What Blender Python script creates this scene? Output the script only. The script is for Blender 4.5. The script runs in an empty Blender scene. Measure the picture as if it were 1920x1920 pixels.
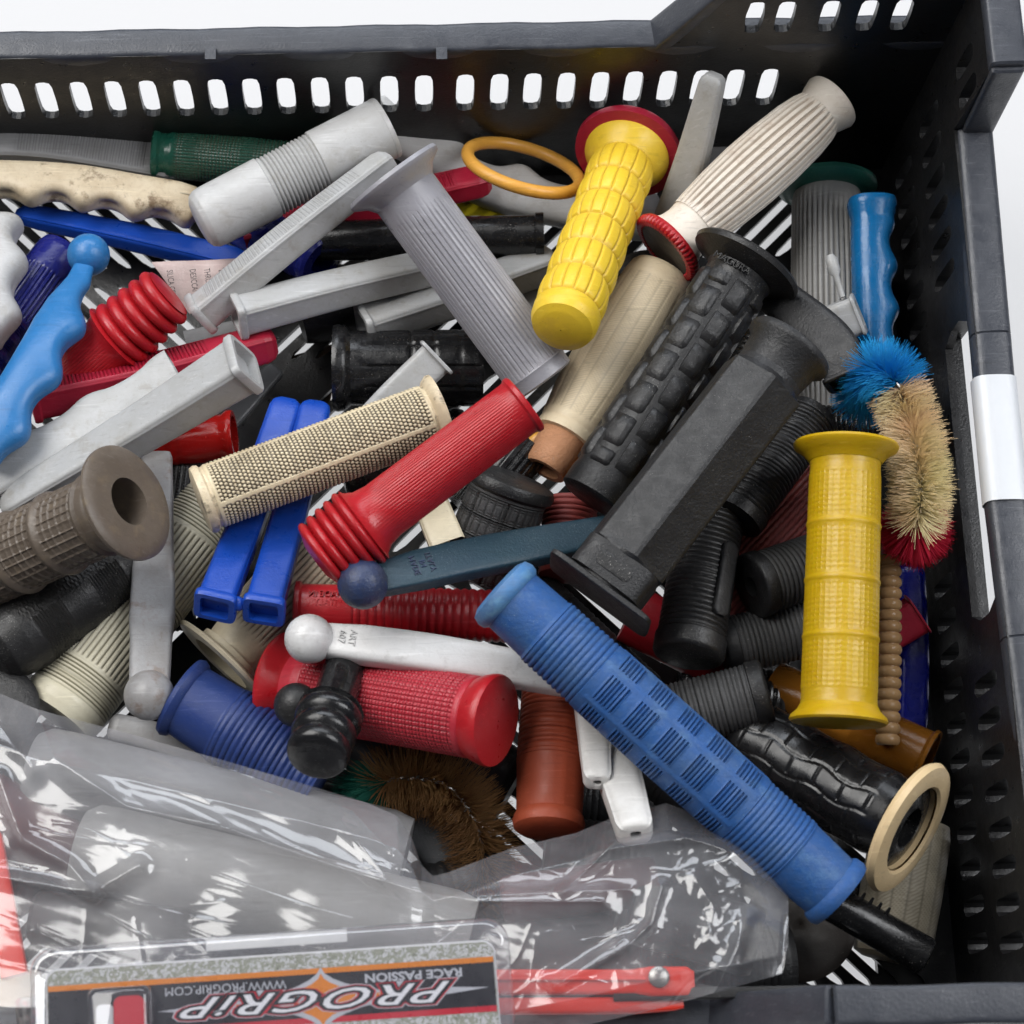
import bpy, bmesh, math, random
import numpy as np
from mathutils import Vector, Matrix
random.seed(7); RNG = np.random.default_rng(11)
R_ = math.radians
sc = bpy.context.scene
C = bpy.context.collection

# ------------------------------------------------------------------ camera (millimetres in the code, metres in the scene)
MM = 0.001
TILT, ROLL = R_(18.0), R_(1.07)
FPX = 1330 / math.tan(R_(18.0)); PPX, PPY = 781.0, 960.0
CAM = Vector((72.0, -260.0, 875.0))
fwd = Vector((0, math.sin(TILT), -math.cos(TILT))); rt = Vector((1, 0, 0)); up_ = rt.cross(fwd)
cr = rt * math.cos(ROLL) - up_ * math.sin(ROLL); cu = rt * math.sin(ROLL) + up_ * math.cos(ROLL)
cd = bpy.data.cameras.new('camera'); co = bpy.data.objects.new('camera', cd); C.objects.link(co)
cd.sensor_width = 36; cd.lens = FPX / 1920 * 36; cd.shift_x = (960 - PPX) / 1920; cd.shift_y = 0
cd.clip_start = 0.02; cd.clip_end = 30
m = Matrix((cr, cu, -fwd)).transposed().to_4x4(); m.translation = CAM * MM; co.matrix_world = m
cd.dof.use_dof = True; cd.dof.focus_distance = 0.86; cd.dof.aperture_fstop = 16
sc.camera = co

# ------------------------------------------------------------------ world, studio lamps, exposure
wd = bpy.data.worlds.new('World'); sc.world = wd; wd.use_nodes = True
wd.node_tree.nodes['Background'].inputs[0].default_value = (0.80, 0.86, 1.0, 1)
wd.node_tree.nodes['Background'].inputs[1].default_value = 0.09
def softbox(name, loc, aim, sx, sy, power, col=(1, 1, 1)):
    l = bpy.data.lights.new(name, 'AREA'); l.shape = 'RECTANGLE'; l.size = sx; l.size_y = sy; l.energy = power; l.color = col
    o = bpy.data.objects.new(name, l); C.objects.link(o); o.location = loc
    o.rotation_euler = (Vector(aim) - Vector(loc)).to_track_quat('-Z', 'Y').to_euler(); return o
softbox('softbox_key', (-0.75, 0.55, 1.35), (0.05, 0.0, 0.05), 1.1, 1.1, 27, (1, 0.985, 0.96))
softbox('softbox_side', (1.05, 0.15, 1.25), (0.1, 0.0, 0.05), 0.7, 0.9, 13, (0.97, 0.98, 1.0))
softbox('softbox_back', (0.15, 1.15, 0.95), (0.1, 0.0, 0.05), 1.3, 0.5, 10, (0.88, 0.93, 1.0))
sc.view_settings.view_transform = 'Standard'; sc.view_settings.look = 'None'
sc.view_settings.exposure = 0.0; sc.view_settings.gamma = 1.0; sc.view_settings.use_curve_mapping = False
sc.cycles.use_denoising = True; sc.cycles.max_bounces = 5; sc.cycles.diffuse_bounces = 4; sc.cycles.glossy_bounces = 2; sc.cycles.transmission_bounces = 3; sc.cycles.caustics_reflective = False; sc.cycles.caustics_refractive = False; sc.cycles.adaptive_threshold = 0.03; sc.cycles.transparent_max_bounces = 24
sc.cycles.sample_clamp_indirect = 4.0; sc.cycles.sample_clamp_direct = 12.0

# ------------------------------------------------------------------ helpers
def W(px, py, z):
    "point at height z (mm) on the line of sight through a photograph pixel"
    d = fwd * FPX + cr * (px - PPX) + cu * (PPY - py)
    return CAM + d * ((z - CAM.z) / d.z)
def mpp(p): return (p - CAM).dot(fwd) / FPX           # mm per photograph pixel at a point

def newmat(name): 
    m = bpy.data.materials.new(name); m.use_nodes = True
    nt = m.node_tree; return m, nt, nt.nodes['Principled BSDF']
def nd(nt, typ, **kw):
    n = nt.nodes.new(typ)
    for k, v in kw.items():
        if k.startswith('i_'): n.inputs[k[2:].replace('_', ' ')].default_value = v
        elif isinstance(k, str): setattr(n, k, v)
    return n
def ramp(nt, src, a, b, lo=0.0, hi=1.0):
    r = nd(nt, 'ShaderNodeMapRange'); r.inputs['From Min'].default_value = a; r.inputs['From Max'].default_value = b
    r.inputs['To Min'].default_value = lo; r.inputs['To Max'].default_value = hi; nt.links.new(src, r.inputs['Value']); return r.outputs['Result']
def mix(nt, fac, a, b):
    x = nd(nt, 'ShaderNodeMix', data_type='RGBA')
    if hasattr(fac, 'links'): nt.links.new(fac, x.inputs[0])
    else: x.inputs[0].default_value = fac
    for i, v in ((6, a), (7, b)):
        if hasattr(v, 'links'): nt.links.new(v, x.inputs[i])
        else: x.inputs[i].default_value = (*v, 1)
    return x.outputs[2]
def plastic(name, col, rough=0.42, dirt=0.25, dcol=None, grime=0.5, gcol=None, speck=0.0, scol=(0.5, 0.48, 0.45), bump=0.15, sss=0.0, trans=0.0, spec=0.5, dscale=70, stain=None, coat=0.0, scratch=0.3):
    m, nt, b = newmat(name); L = nt.links.new
    tc = nd(nt, 'ShaderNodeTexCoord'); oi = nd(nt, 'ShaderNodeObjectInfo')
    add = nd(nt, 'ShaderNodeVectorMath', operation='ADD'); L(tc.outputs['Object'], add.inputs[0])
    L(oi.outputs['Random'], add.inputs[1]); P = add.outputs[0]
    def noise(s, det=2.5, ro=0.6):
        n = nd(nt, 'ShaderNodeTexNoise'); n.inputs['Scale'].default_value = s; n.inputs['Detail'].default_value = det; n.inputs['Roughness'].default_value = ro; L(P, n.inputs['Vector']); return n.outputs['Fac']
    dcol = dcol or tuple(c * 0.6 for c in col); gcol = gcol or tuple(c * 0.35 + 0.01 for c in col)
    c = mix(nt, ramp(nt, noise(dscale), 0.42, 0.72, 0, dirt), col, dcol)
    c = mix(nt, ramp(nt, noise(dscale * 7, 3), 0.45, 0.75, 0, dirt * 0.6), c, dcol)
    if stain: c = mix(nt, ramp(nt, noise(110, 4, 0.7), 0.55, 0.68, 0, stain[1]), c, stain[0])
    if scratch:
        vm = nd(nt, 'ShaderNodeMapping'); vm.inputs['Rotation'].default_value = (0.3, 0.5, 0.8); vm.inputs['Scale'].default_value = (1, 16, 5); L(P, vm.inputs['Vector'])
        sn = nd(nt, 'ShaderNodeTexNoise'); sn.inputs['Scale'].default_value = 55; sn.inputs['Detail'].default_value = 3; sn.inputs['Distortion'].default_value = 0.4; L(vm.outputs[0], sn.inputs['Vector'])
        c = mix(nt, ramp(nt, sn.outputs['Fac'], 0.62, 0.70, 0, scratch), c, tuple(min(1, q * 1.35 + 0.05) for q in col)); c = mix(nt, ramp(nt, sn.outputs['Fac'], 0.38, 0.30, 0, scratch), c, tuple(q * 0.55 for q in col))
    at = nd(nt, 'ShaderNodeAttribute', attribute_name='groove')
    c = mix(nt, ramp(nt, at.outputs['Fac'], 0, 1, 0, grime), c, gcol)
    if speck > 0:
        mask = ramp(nt, noise(45, 2), 0.42, 0.66, 0.05, 1.0)
        mm = nd(nt, 'ShaderNodeMath', operation='MULTIPLY'); L(mask, mm.inputs[0]); L(ramp(nt, noise(2000, 1, 0.5), 0.73 - 0.06 * speck, 0.80 - 0.06 * speck, 0, min(1, 0.30 + speck * 0.25)), mm.inputs[1])
        c = mix(nt, mm.outputs[0], c, scol)
        ms_ = nd(nt, 'ShaderNodeMath', operation='MULTIPLY'); L(mask, ms_.inputs[0]); L(ramp(nt, noise(300, 3, 0.75), 0.52, 0.85, 0, 0.07 * speck), ms_.inputs[1]); c = mix(nt, ms_.outputs[0], c, scol)
    L(c, b.inputs['Base Color'])
    L(ramp(nt, noise(180, 2), 0.3, 0.7, max(0.05, rough - 0.07), min(1, rough + 0.10)), b.inputs['Roughness'])
    b.inputs['Specular IOR Level'].default_value = spec
    if coat: b.inputs['Coat Weight'].default_value = coat; b.inputs['Coat Roughness'].default_value = 0.15
    if sss: b.inputs['Subsurface Weight'].default_value = sss; b.inputs['Subsurface Radius'].default_value = (1, 0.6, 0.3); b.inputs['Subsurface Scale'].default_value = 0.004
    if trans: b.inputs['Transmission Weight'].default_value = trans; b.inputs['IOR'].default_value = 1.3
    if bump:
        bp = nd(nt, 'ShaderNodeBump'); bp.inputs['Strength'].default_value = bump; bp.inputs['Distance'].default_value = 0.0006
        L(noise(900, 2, 0.65), bp.inputs['Height']); L(bp.outputs[0], b.inputs['Normal'])
    return m

MT = {}
def mt(k, *a, **kw): MT[k] = plastic(k, *a, **kw); return MT[k]
mt('crate_black', (0.010, 0.010, 0.011), 0.34, 0.3, (0.018, 0.017, 0.016), speck=0.35, scol=(0.10, 0.10, 0.10), bump=0.2, scratch=0.12)
mt('crate_rim_sheen', (0.036, 0.040, 0.051), 0.36, 0.6, (0.060, 0.064, 0.076), speck=0.5, scol=(0.16, 0.16, 0.17), bump=0.2, scratch=0.45)  # rim of the black crate, its grey-blue sheen put into the base colour
mt('black_rubber', (0.011, 0.011, 0.012), 0.44, 0.4, (0.022, 0.021, 0.020), speck=0.9, bump=0.35, grime=0.6, gcol=(0.03, 0.028, 0.026))
mt('black_gloss', (0.008, 0.008, 0.009), 0.24, 0.2, (0.02, 0.02, 0.02), speck=0.7, bump=0.12)
mt('black_vinyl', (0.007, 0.007, 0.008), 0.27, 0.2, (0.012, 0.012, 0.012), speck=0.0, bump=0.08, scratch=0.1)
mt('black_matt', (0.012, 0.012, 0.0135), 0.5, 0.5, (0.026, 0.026, 0.026), speck=0.45, bump=0.5)
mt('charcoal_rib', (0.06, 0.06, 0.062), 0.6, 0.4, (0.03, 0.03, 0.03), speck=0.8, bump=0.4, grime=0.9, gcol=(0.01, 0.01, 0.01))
mt('cream_ring', (0.74, 0.56, 0.32), 0.4, 0.25, (0.62, 0.42, 0.22), speck=0.5, scol=(0.2, 0.12, 0.06))
mt('grey_pale', (0.50, 0.50, 0.50), 0.38, 0.22, (0.33, 0.32, 0.30), speck=0.8, scol=(0.2, 0.17, 0.13), stain=((0.31, 0.28, 0.23), 0.3), )
mt('grey_sleeve', (0.41, 0.415, 0.42), 0.42, 0.35, (0.29, 0.28, 0.255), speck=0.9, scol=(0.15, 0.12, 0.09), stain=((0.24, 0.21, 0.16), 0.35))
mt('grey_lilac', (0.30, 0.295, 0.325), 0.33, 0.15, (0.24, 0.235, 0.25), speck=0.3, scol=(0.15, 0.14, 0.13), grime=0.35, gcol=(0.13, 0.125, 0.13))
mt('grey_mid', (0.22, 0.22, 0.225), 0.42, 0.35, (0.15, 0.145, 0.14), speck=0.5, scol=(0.1, 0.09, 0.08), grime=0.6)
mt('grey_dirty', (0.33, 0.33, 0.34), 0.38, 0.5, (0.22, 0.20, 0.18), speck=0.8, scol=(0.12, 0.09, 0.06), stain=((0.16, 0.09, 0.05), 0.5))
mt('grey_dark', (0.075, 0.078, 0.082), 0.42, 0.35, (0.05, 0.05, 0.05), speck=0.6)
mt('grey_ribbed', (0.34, 0.335, 0.325), 0.45, 0.3, (0.25, 0.24, 0.22), speck=0.6, scol=(0.15, 0.12, 0.1), grime=0.8, gcol=(0.09, 0.085, 0.08))
mt('white_dirty', (0.66, 0.65, 0.63), 0.36, 0.35, (0.45, 0.43, 0.40), speck=0.9, scol=(0.15, 0.12, 0.1))
mt('white_lever', (0.66, 0.66, 0.66), 0.30, 0.25, (0.48, 0.46, 0.44), speck=0.5, scol=(0.2, 0.18, 0.16), stain=((0.3, 0.28, 0.27), 0.4))
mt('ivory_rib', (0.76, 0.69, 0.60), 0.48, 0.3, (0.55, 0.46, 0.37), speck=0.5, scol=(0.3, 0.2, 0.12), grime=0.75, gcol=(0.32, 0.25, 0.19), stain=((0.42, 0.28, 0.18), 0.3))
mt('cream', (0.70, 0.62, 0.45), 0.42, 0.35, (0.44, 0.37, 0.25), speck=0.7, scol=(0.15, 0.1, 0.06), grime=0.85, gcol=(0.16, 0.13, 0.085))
mt('cream_green', (0.66, 0.62, 0.48), 0.42, 0.35, (0.52, 0.47, 0.34), speck=0.7, scol=(0.12, 0.1, 0.07), grime=0.9, gcol=(0.14, 0.125, 0.08))
mt('cream_dirty', (0.72, 0.61, 0.44), 0.42, 0.5, (0.45, 0.32, 0.18), speck=1.0, scol=(0.10, 0.06, 0.03), stain=((0.16, 0.09, 0.04), 0.8))
mt('beige', (0.74, 0.62, 0.43), 0.5, 0.35, (0.60, 0.47, 0.30), speck=0.5, scol=(0.2, 0.15, 0.1), grime=0.4, gcol=(0.30, 0.24, 0.155), stain=((0.36, 0.27, 0.16), 0.3))
mt('beige_dark', (0.48, 0.42, 0.31), 0.5, 0.4, (0.24, 0.2, 0.14), speck=0.7, scol=(0.12, 0.09, 0.06), grime=0.7, gcol=(0.13, 0.11, 0.075))
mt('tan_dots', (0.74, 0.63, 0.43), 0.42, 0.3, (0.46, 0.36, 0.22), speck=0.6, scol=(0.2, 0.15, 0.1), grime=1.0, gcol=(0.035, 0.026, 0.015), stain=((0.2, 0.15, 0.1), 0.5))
mt('tan_rim', (0.72, 0.61, 0.43), 0.42, 0.5, (0.42, 0.32, 0.19), speck=1.0, scol=(0.08, 0.05, 0.03), stain=((0.08, 0.06, 0.045), 0.85))
mt('plug_orange', (0.50, 0.24, 0.12), 0.7, 0.4, (0.38, 0.18, 0.09), speck=0.8, bump=0.6)
mt('yellow', (0.80, 0.55, 0.035), 0.40, 0.25, (0.68, 0.42, 0.03), speck=0.6, scol=(0.3, 0.18, 0.03), grime=0.38, gcol=(0.34, 0.21, 0.05), stain=((0.64, 0.40, 0.05), 0.4))
mt('yellow_clear', (0.52, 0.33, 0.004), 0.38, 0.4, (0.46, 0.25, 0.004), speck=0.3, scol=(0.4, 0.25, 0.05), grime=-0.0, sss=0.12)
mt('orange_yellow', (0.72, 0.36, 0.06), 0.36, 0.3, (0.58, 0.26, 0.04), speck=0.6, scol=(0.1, 0.06, 0.02))
mt('red', (0.34, 0.010, 0.018), 0.36, 0.2, (0.34, 0.008, 0.014), speck=0.5, scol=(0.5, 0.2, 0.2), grime=0.5, gcol=(0.22, 0.004, 0.008))
mt('red_bright', (0.40, 0.010, 0.016), 0.34, 0.15, (0.42, 0.01, 0.016), speck=0.3, scol=(0.55, 0.25, 0.22), grime=0.55, gcol=(0.2, 0.005, 0.008), stain=((0.30, 0.010, 0.016), 0.5))
mt('red_crimson', (0.36, 0.012, 0.035), 0.40, 0.25, (0.28, 0.01, 0.028), speck=0.6, scol=(0.45, 0.2, 0.2), grime=0.5, gcol=(0.18, 0.006, 0.014))
mt('red_mesh', (0.42, 0.022, 0.038), 0.42, 0.2, (0.42, 0.02, 0.035), speck=0.4, scol=(0.6, 0.3, 0.3), grime=0.75, gcol=(0.2, 0.008, 0.014), stain=((0.45, 0.05, 0.07), 0.4))
mt('red_dull', (0.26, 0.045, 0.038), 0.55, 0.35, (0.2, 0.032, 0.028), speck=0.6, scol=(0.4, 0.2, 0.18), grime=0.7, gcol=(0.1, 0.014, 0.012))
mt('maroon', (0.075, 0.014, 0.016), 0.5, 0.3, speck=0.4)
mt('red_clear', (0.40, 0.01, 0.008), 0.18, 0.1, grime=0.3, trans=0.35, speck=0.2)
mt('red_orange', (0.78, 0.035, 0.015), 0.34, 0.15, (0.65, 0.03, 0.015), speck=0.3)
mt('rust_red', (0.40, 0.075, 0.032), 0.5, 0.3, (0.30, 0.055, 0.025), speck=0.4, scol=(0.5, 0.25, 0.15), grime=0.75, gcol=(0.17, 0.03, 0.014))
mt('blue_royal', (0.008, 0.062, 0.40), 0.33, 0.25, (0.008, 0.05, 0.36), speck=0.5, scol=(0.15, 0.2, 0.4), grime=0.6)
mt('blue_light', (0.020, 0.155, 0.40), 0.34, 0.3, (0.05, 0.20, 0.45), speck=0.8, scol=(0.1, 0.08, 0.07))
mt('blue_mid', (0.006, 0.14, 0.36), 0.22, 0.15, (0.005, 0.1, 0.28), speck=0.3, scol=(0.1, 0.2, 0.35))
mt('blue_chalk', (0.015, 0.084, 0.28), 0.58, 0.7, (0.045, 0.10, 0.22), speck=0.8, scol=(0.3, 0.38, 0.45), grime=0.28, gcol=(0.010, 0.035, 0.11), bump=0.35, stain=((0.075, 0.17, 0.33), 0.5))
mt('blue_chalk_rim', (0.06, 0.19, 0.42), 0.55, 0.6, (0.10, 0.16, 0.26), speck=0.8, scol=(0.3, 0.36, 0.42), stain=((0.15, 0.32, 0.47), 0.6))
mt('blue_navy', (0.012, 0.034, 0.16), 0.48, 0.4, (0.02, 0.045, 0.15), speck=0.8, scol=(0.2, 0.22, 0.28), grime=0.7, gcol=(0.02, 0.028, 0.06))
mt('navy_gloss', (0.010, 0.014, 0.16), 0.24, 0.2, speck=0.4, scol=(0.15, 0.15, 0.3), grime=0.5)
mt('blue_deep', (0.006, 0.012, 0.26), 0.25, 0.15, speck=0.3, scol=(0.1, 0.1, 0.4))
mt('teal', (0.015, 0.046, 0.068), 0.45, 0.5, (0.012, 0.035, 0.06), speck=1.0, scol=(0.3, 0.34, 0.34), bump=0.4)
mt('teal_ball', (0.022, 0.038, 0.10), 0.42, 0.7, (0.045, 0.042, 0.05), speck=1.0, scol=(0.3, 0.3, 0.3), bump=0.4, stain=((0.02, 0.055, 0.2), 0.7))
mt('green_clear', (0.008, 0.075, 0.05), 0.24, 0.3, (0.03, 0.05, 0.03), speck=0.4, scol=(0.15, 0.2, 0.15), grime=0.8, gcol=(0.055, 0.055, 0.035))
mt('green_flange', (0.02, 0.13, 0.095), 0.34, 0.3, speck=0.4)
mt('brown_rubber', (0.135, 0.108, 0.085), 0.42, 0.5, (0.09, 0.068, 0.05), speck=0.6, scol=(0.3, 0.26, 0.2), grime=-0.35, gcol=(0.3, 0.27, 0.24), stain=((0.19, 0.145, 0.095), 0.6))
mt('brown_dark', (0.035, 0.028, 0.024), 0.5, 0.4, speck=0.6)
mt('taupe', (0.30, 0.25, 0.20), 0.42, 0.4, (0.2, 0.16, 0.12), speck=0.8, scol=(0.12, 0.08, 0.05))
mt('amber', (0.42, 0.16, 0.02), 0.16, 0.2, grime=0.0, trans=0.55, speck=0.2)
mt('amber_bead', (0.46, 0.28, 0.13), 0.18, 0.25, (0.24, 0.13, 0.06), grime=0.5, trans=0.25, speck=0.3, gcol=(0.12, 0.07, 0.03))
mt('yellow_film', (0.55, 0.45, 0.02), 0.15, 0.2, trans=0.5, speck=0.2)
mt('wood', (0.36, 0.22, 0.11), 0.55, 0.6, (0.2, 0.11, 0.05), speck=0.7, scol=(0.1, 0.06, 0.03), bump=0.6)
mt('cardboard', (0.42, 0.30, 0.20), 0.75, 0.3, speck=0.4, bump=0.4)
mt('paper_label', (0.64, 0.66, 0.69), 0.35, 0.06, speck=0.0, bump=0.03, scratch=0.0)
mt('steel', (0.45, 0.44, 0.42), 0.32, 0.4, speck=0.6)
MT['steel'].node_tree.nodes['Principled BSDF'].inputs['Metallic'].default_value = 0.8
for k, c_ in (('print_white', (0.80, 0.80, 0.80)), ('print_black', (0.012, 0.011, 0.016)), ('print_orange', (0.72, 0.22, 0.015)), ('print_red', (0.55, 0.012, 0.03)), ('print_silver', (0.50, 0.51, 0.53)), ('ink', (0.03, 0.028, 0.03))):
    mt(k, c_, 0.3, 0.05, speck=0.0, bump=0.0, scratch=0.0)
def bristle_mat(k, a, b_):
    m, nt, p = newmat(k); nt.nodes.remove(p); L = nt.links.new; out = nt.nodes['Material Output']
    tc = nd(nt, 'ShaderNodeTexCoord'); n = nd(nt, 'ShaderNodeTexNoise'); n.inputs['Scale'].default_value = 45; n.inputs['Detail'].default_value = 2; L(tc.outputs['Object'], n.inputs['Vector'])
    c = mix(nt, ramp(nt, n.outputs['Fac'], 0.35, 0.65), a, b_); d = nd(nt, 'ShaderNodeBsdfDiffuse'); t = nd(nt, 'ShaderNodeBsdfTranslucent'); L(c, d.inputs[0]); L(c, t.inputs[0])
    x = nd(nt, 'ShaderNodeMixShader'); x.inputs[0].default_value = 0.5; L(d.outputs[0], x.inputs[1]); L(t.outputs[0], x.inputs[2]); L(x.outputs[0], out.inputs[0]); MT[k] = m
bristle_mat('bristle_cream', (0.95, 0.87, 0.60), (0.95, 0.76, 0.56)); bristle_mat('bristle_blue', (0.05, 0.50, 0.88), (0.04, 0.42, 0.78)); bristle_mat('bristle_red', (0.80, 0.06, 0.13), (0.70, 0.05, 0.10))
bristle_mat('bristle_brown', (0.50, 0.30, 0.13), (0.26, 0.14, 0.065)); bristle_mat('bristle_green', (0.04, 0.24, 0.18), (0.05, 0.2, 0.14))

def clear(name, haze=0.1, tint=(1, 1, 1), rough=0.06, hcol=(0.75, 0.76, 0.80), spec=1.0, bump=0.0, ior=1.5):
    "thin clear plastic film: transparent + fresnel gloss + a little milky scatter"
    m = bpy.data.materials.new(name); m.use_nodes = True; nt = m.node_tree; nt.nodes.clear(); L = nt.links.new
    out = nd(nt, 'ShaderNodeOutputMaterial'); tr = nd(nt, 'ShaderNodeBsdfTransparent'); tr.inputs[0].default_value = (*tint, 1)
    gl = nd(nt, 'ShaderNodeBsdfGlossy'); gl.inputs['Roughness'].default_value = rough
    df = nd(nt, 'ShaderNodeBsdfDiffuse'); df.inputs[0].default_value = (*hcol, 1)
    tl = nd(nt, 'ShaderNodeBsdfTranslucent'); tl.inputs[0].default_value = (*hcol, 1)
    ms = nd(nt, 'ShaderNodeMixShader'); ms.inputs[0].default_value = 0.45; L(df.outputs[0], ms.inputs[1]); L(tl.outputs[0], ms.inputs[2])
    tc = nd(nt, 'ShaderNodeTexCoord'); n = nd(nt, 'ShaderNodeTexNoise'); n.inputs['Scale'].default_value = 35; n.inputs['Detail'].default_value = 6; L(tc.outputs['Object'], n.inputs['Vector'])
    m1 = nd(nt, 'ShaderNodeMixShader'); L(ramp(nt, n.outputs['Fac'], 0.3, 0.75, haze * 0.5, haze * 1.5), m1.inputs[0]); L(tr.outputs[0], m1.inputs[1]); L(ms.outputs[0], m1.inputs[2])
    fr = nd(nt, 'ShaderNodeLayerWeight'); fr.inputs[0].default_value = 0.5
    pw = nd(nt, 'ShaderNodeMath', operation='POWER'); pw.inputs[1].default_value = 4.0; L(fr.outputs['Facing'], pw.inputs[0])
    mu = nd(nt, 'ShaderNodeMath', operation='MULTIPLY_ADD'); mu.inputs[1].default_value = 0.8; mu.inputs[2].default_value = spec; L(pw.outputs[0], mu.inputs[0]); mu.use_clamp = True
    m2 = nd(nt, 'ShaderNodeMixShader'); L(mu.outputs[0], m2.inputs[0]); L(m1.outputs[0], m2.inputs[1]); L(gl.outputs[0], m2.inputs[2]); L(m2.outputs[0], out.inputs[0])
    if bump:
        n2 = nd(nt, 'ShaderNodeTexNoise'); n2.inputs['Scale'].default_value = 140; n2.inputs['Detail'].default_value = 5; n2.inputs['Distortion'].default_value = 0.8; L(tc.outputs['Object'], n2.inputs['Vector'])
        bp = nd(nt, 'ShaderNodeBump'); bp.inputs['Strength'].default_value = bump; bp.inputs['Distance'].default_value = 0.002; L(n2.outputs['Fac'], bp.inputs['Height'])
        for s in (gl, fr): L(bp.outputs[0], s.inputs['Normal'])
    MT[name] = m; return m
clear('bag_film', 0.25, rough=0.13, spec=0.10, bump=0.012, hcol=(0.60, 0.60, 0.64))
clear('bag_film_lower', 0.06, rough=0.2, spec=0.04)
clear('blister_rim', 0.24, rough=0.06, spec=0.16, hcol=(0.62, 0.62, 0.70))
clear('blister_clear', 0.04, tint=(0.97, 0.97, 0.99), rough=0.04, spec=0.07)
clear('sachet_film', 0.6, rough=0.3, spec=0.06)

def tag(o, label, cat, group=None, kind=None):
    if label: o['label'] = label
    if cat: o['category'] = cat
    if group: o['group'] = group
    if kind: o['kind'] = kind
    return o
def thing(name, label, cat, loc, group=None):
    o = bpy.data.objects.new(name, None); C.objects.link(o); o.location = Vector(loc) * MM; o.empty_display_size = 0.01
    return tag(o, label, cat, group)
def build(name, V, F, mat, parent=None, origin=None, groove=None, sharp=38, smooth=True):
    "one mesh object from world-space millimetre vertices"
    V = np.asarray(V, dtype=float)
    if parent is not None:
        top = parent
        while top.parent: top = top.parent
        org = np.array(top.location) / MM
    elif origin is not None: org = np.array(origin)
    else: org = np.array([V[:, 0].mean(), V[:, 1].mean(), V[:, 2].min()])
    me = bpy.data.meshes.new(name); me.from_pydata(((V - org) * MM).tolist(), [], F if isinstance(F, list) else F.tolist())
    me.materials.append(MT[mat])
    if groove is not None:
        a = me.attributes.new('groove', 'FLOAT', 'POINT'); a.data.foreach_set('value', np.asarray(groove, dtype=np.float32).ravel())
    if smooth:
        me.polygons.foreach_set('use_smooth', [True] * len(me.polygons)); me.set_sharp_from_angle(angle=R_(sharp))
    me.update(); o = bpy.data.objects.new(name, me); C.objects.link(o)
    if parent is not None: o.parent = parent
    else: o.location = Vector(org) * MM
    return o

class Axis:
    def __init__(s, pts, up=None, roll=0.0):
        P = [Vector(p) for p in pts]
        if len(P) > 2:
            Q = []; E = [P[0] * 2 - P[1]] + P + [P[-1] * 2 - P[-2]]
            for i in range(1, len(E) - 2):
                a, b, c_, d = E[i - 1:i + 3]
                for k in range(12):
                    t = k / 12; Q.append(0.5 * ((2 * b) + (c_ - a) * t + (2 * a - 5 * b + 4 * c_ - d) * t * t + (3 * b - a - 3 * c_ + d) * t ** 3))
            Q.append(P[-1]); P = Q
        s.P = np.array([list(p) for p in P]); d = np.diff(s.P, axis=0); l = np.linalg.norm(d, axis=1)
        s.S = np.concatenate([[0], np.cumsum(l)]); s.L = s.S[-1]
        T = d / l[:, None]; T = np.vstack([T[:1], (T[:-1] + T[1:]), T[-1:]]); s.T = T / np.linalg.norm(T, axis=1)[:, None]
        s.up = np.array(up if up is not None else (0, 0, 1.0)); s.roll = roll
        if up is None and abs(s.T[0] @ s.up) > 0.93: s.up = np.array((0, 1.0, 0))
    def frame(s, q):
        q = np.asarray(q, dtype=float); qc = np.clip(q, 0, s.L)
        P = np.stack([np.interp(qc, s.S, s.P[:, i]) for i in range(3)], -1); T = np.stack([np.interp(qc, s.S, s.T[:, i]) for i in range(3)], -1)
        T /= np.linalg.norm(T, axis=-1, keepdims=True); P = P + T * (q - qc)[..., None]
        U = np.cross(T, s.up); U /= np.linalg.norm(U, axis=-1, keepdims=True); V = np.cross(U, T)
        c, n = math.cos(s.roll), math.sin(s.roll)
        return P, T, U * c + V * n, V * c - U * n

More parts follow.
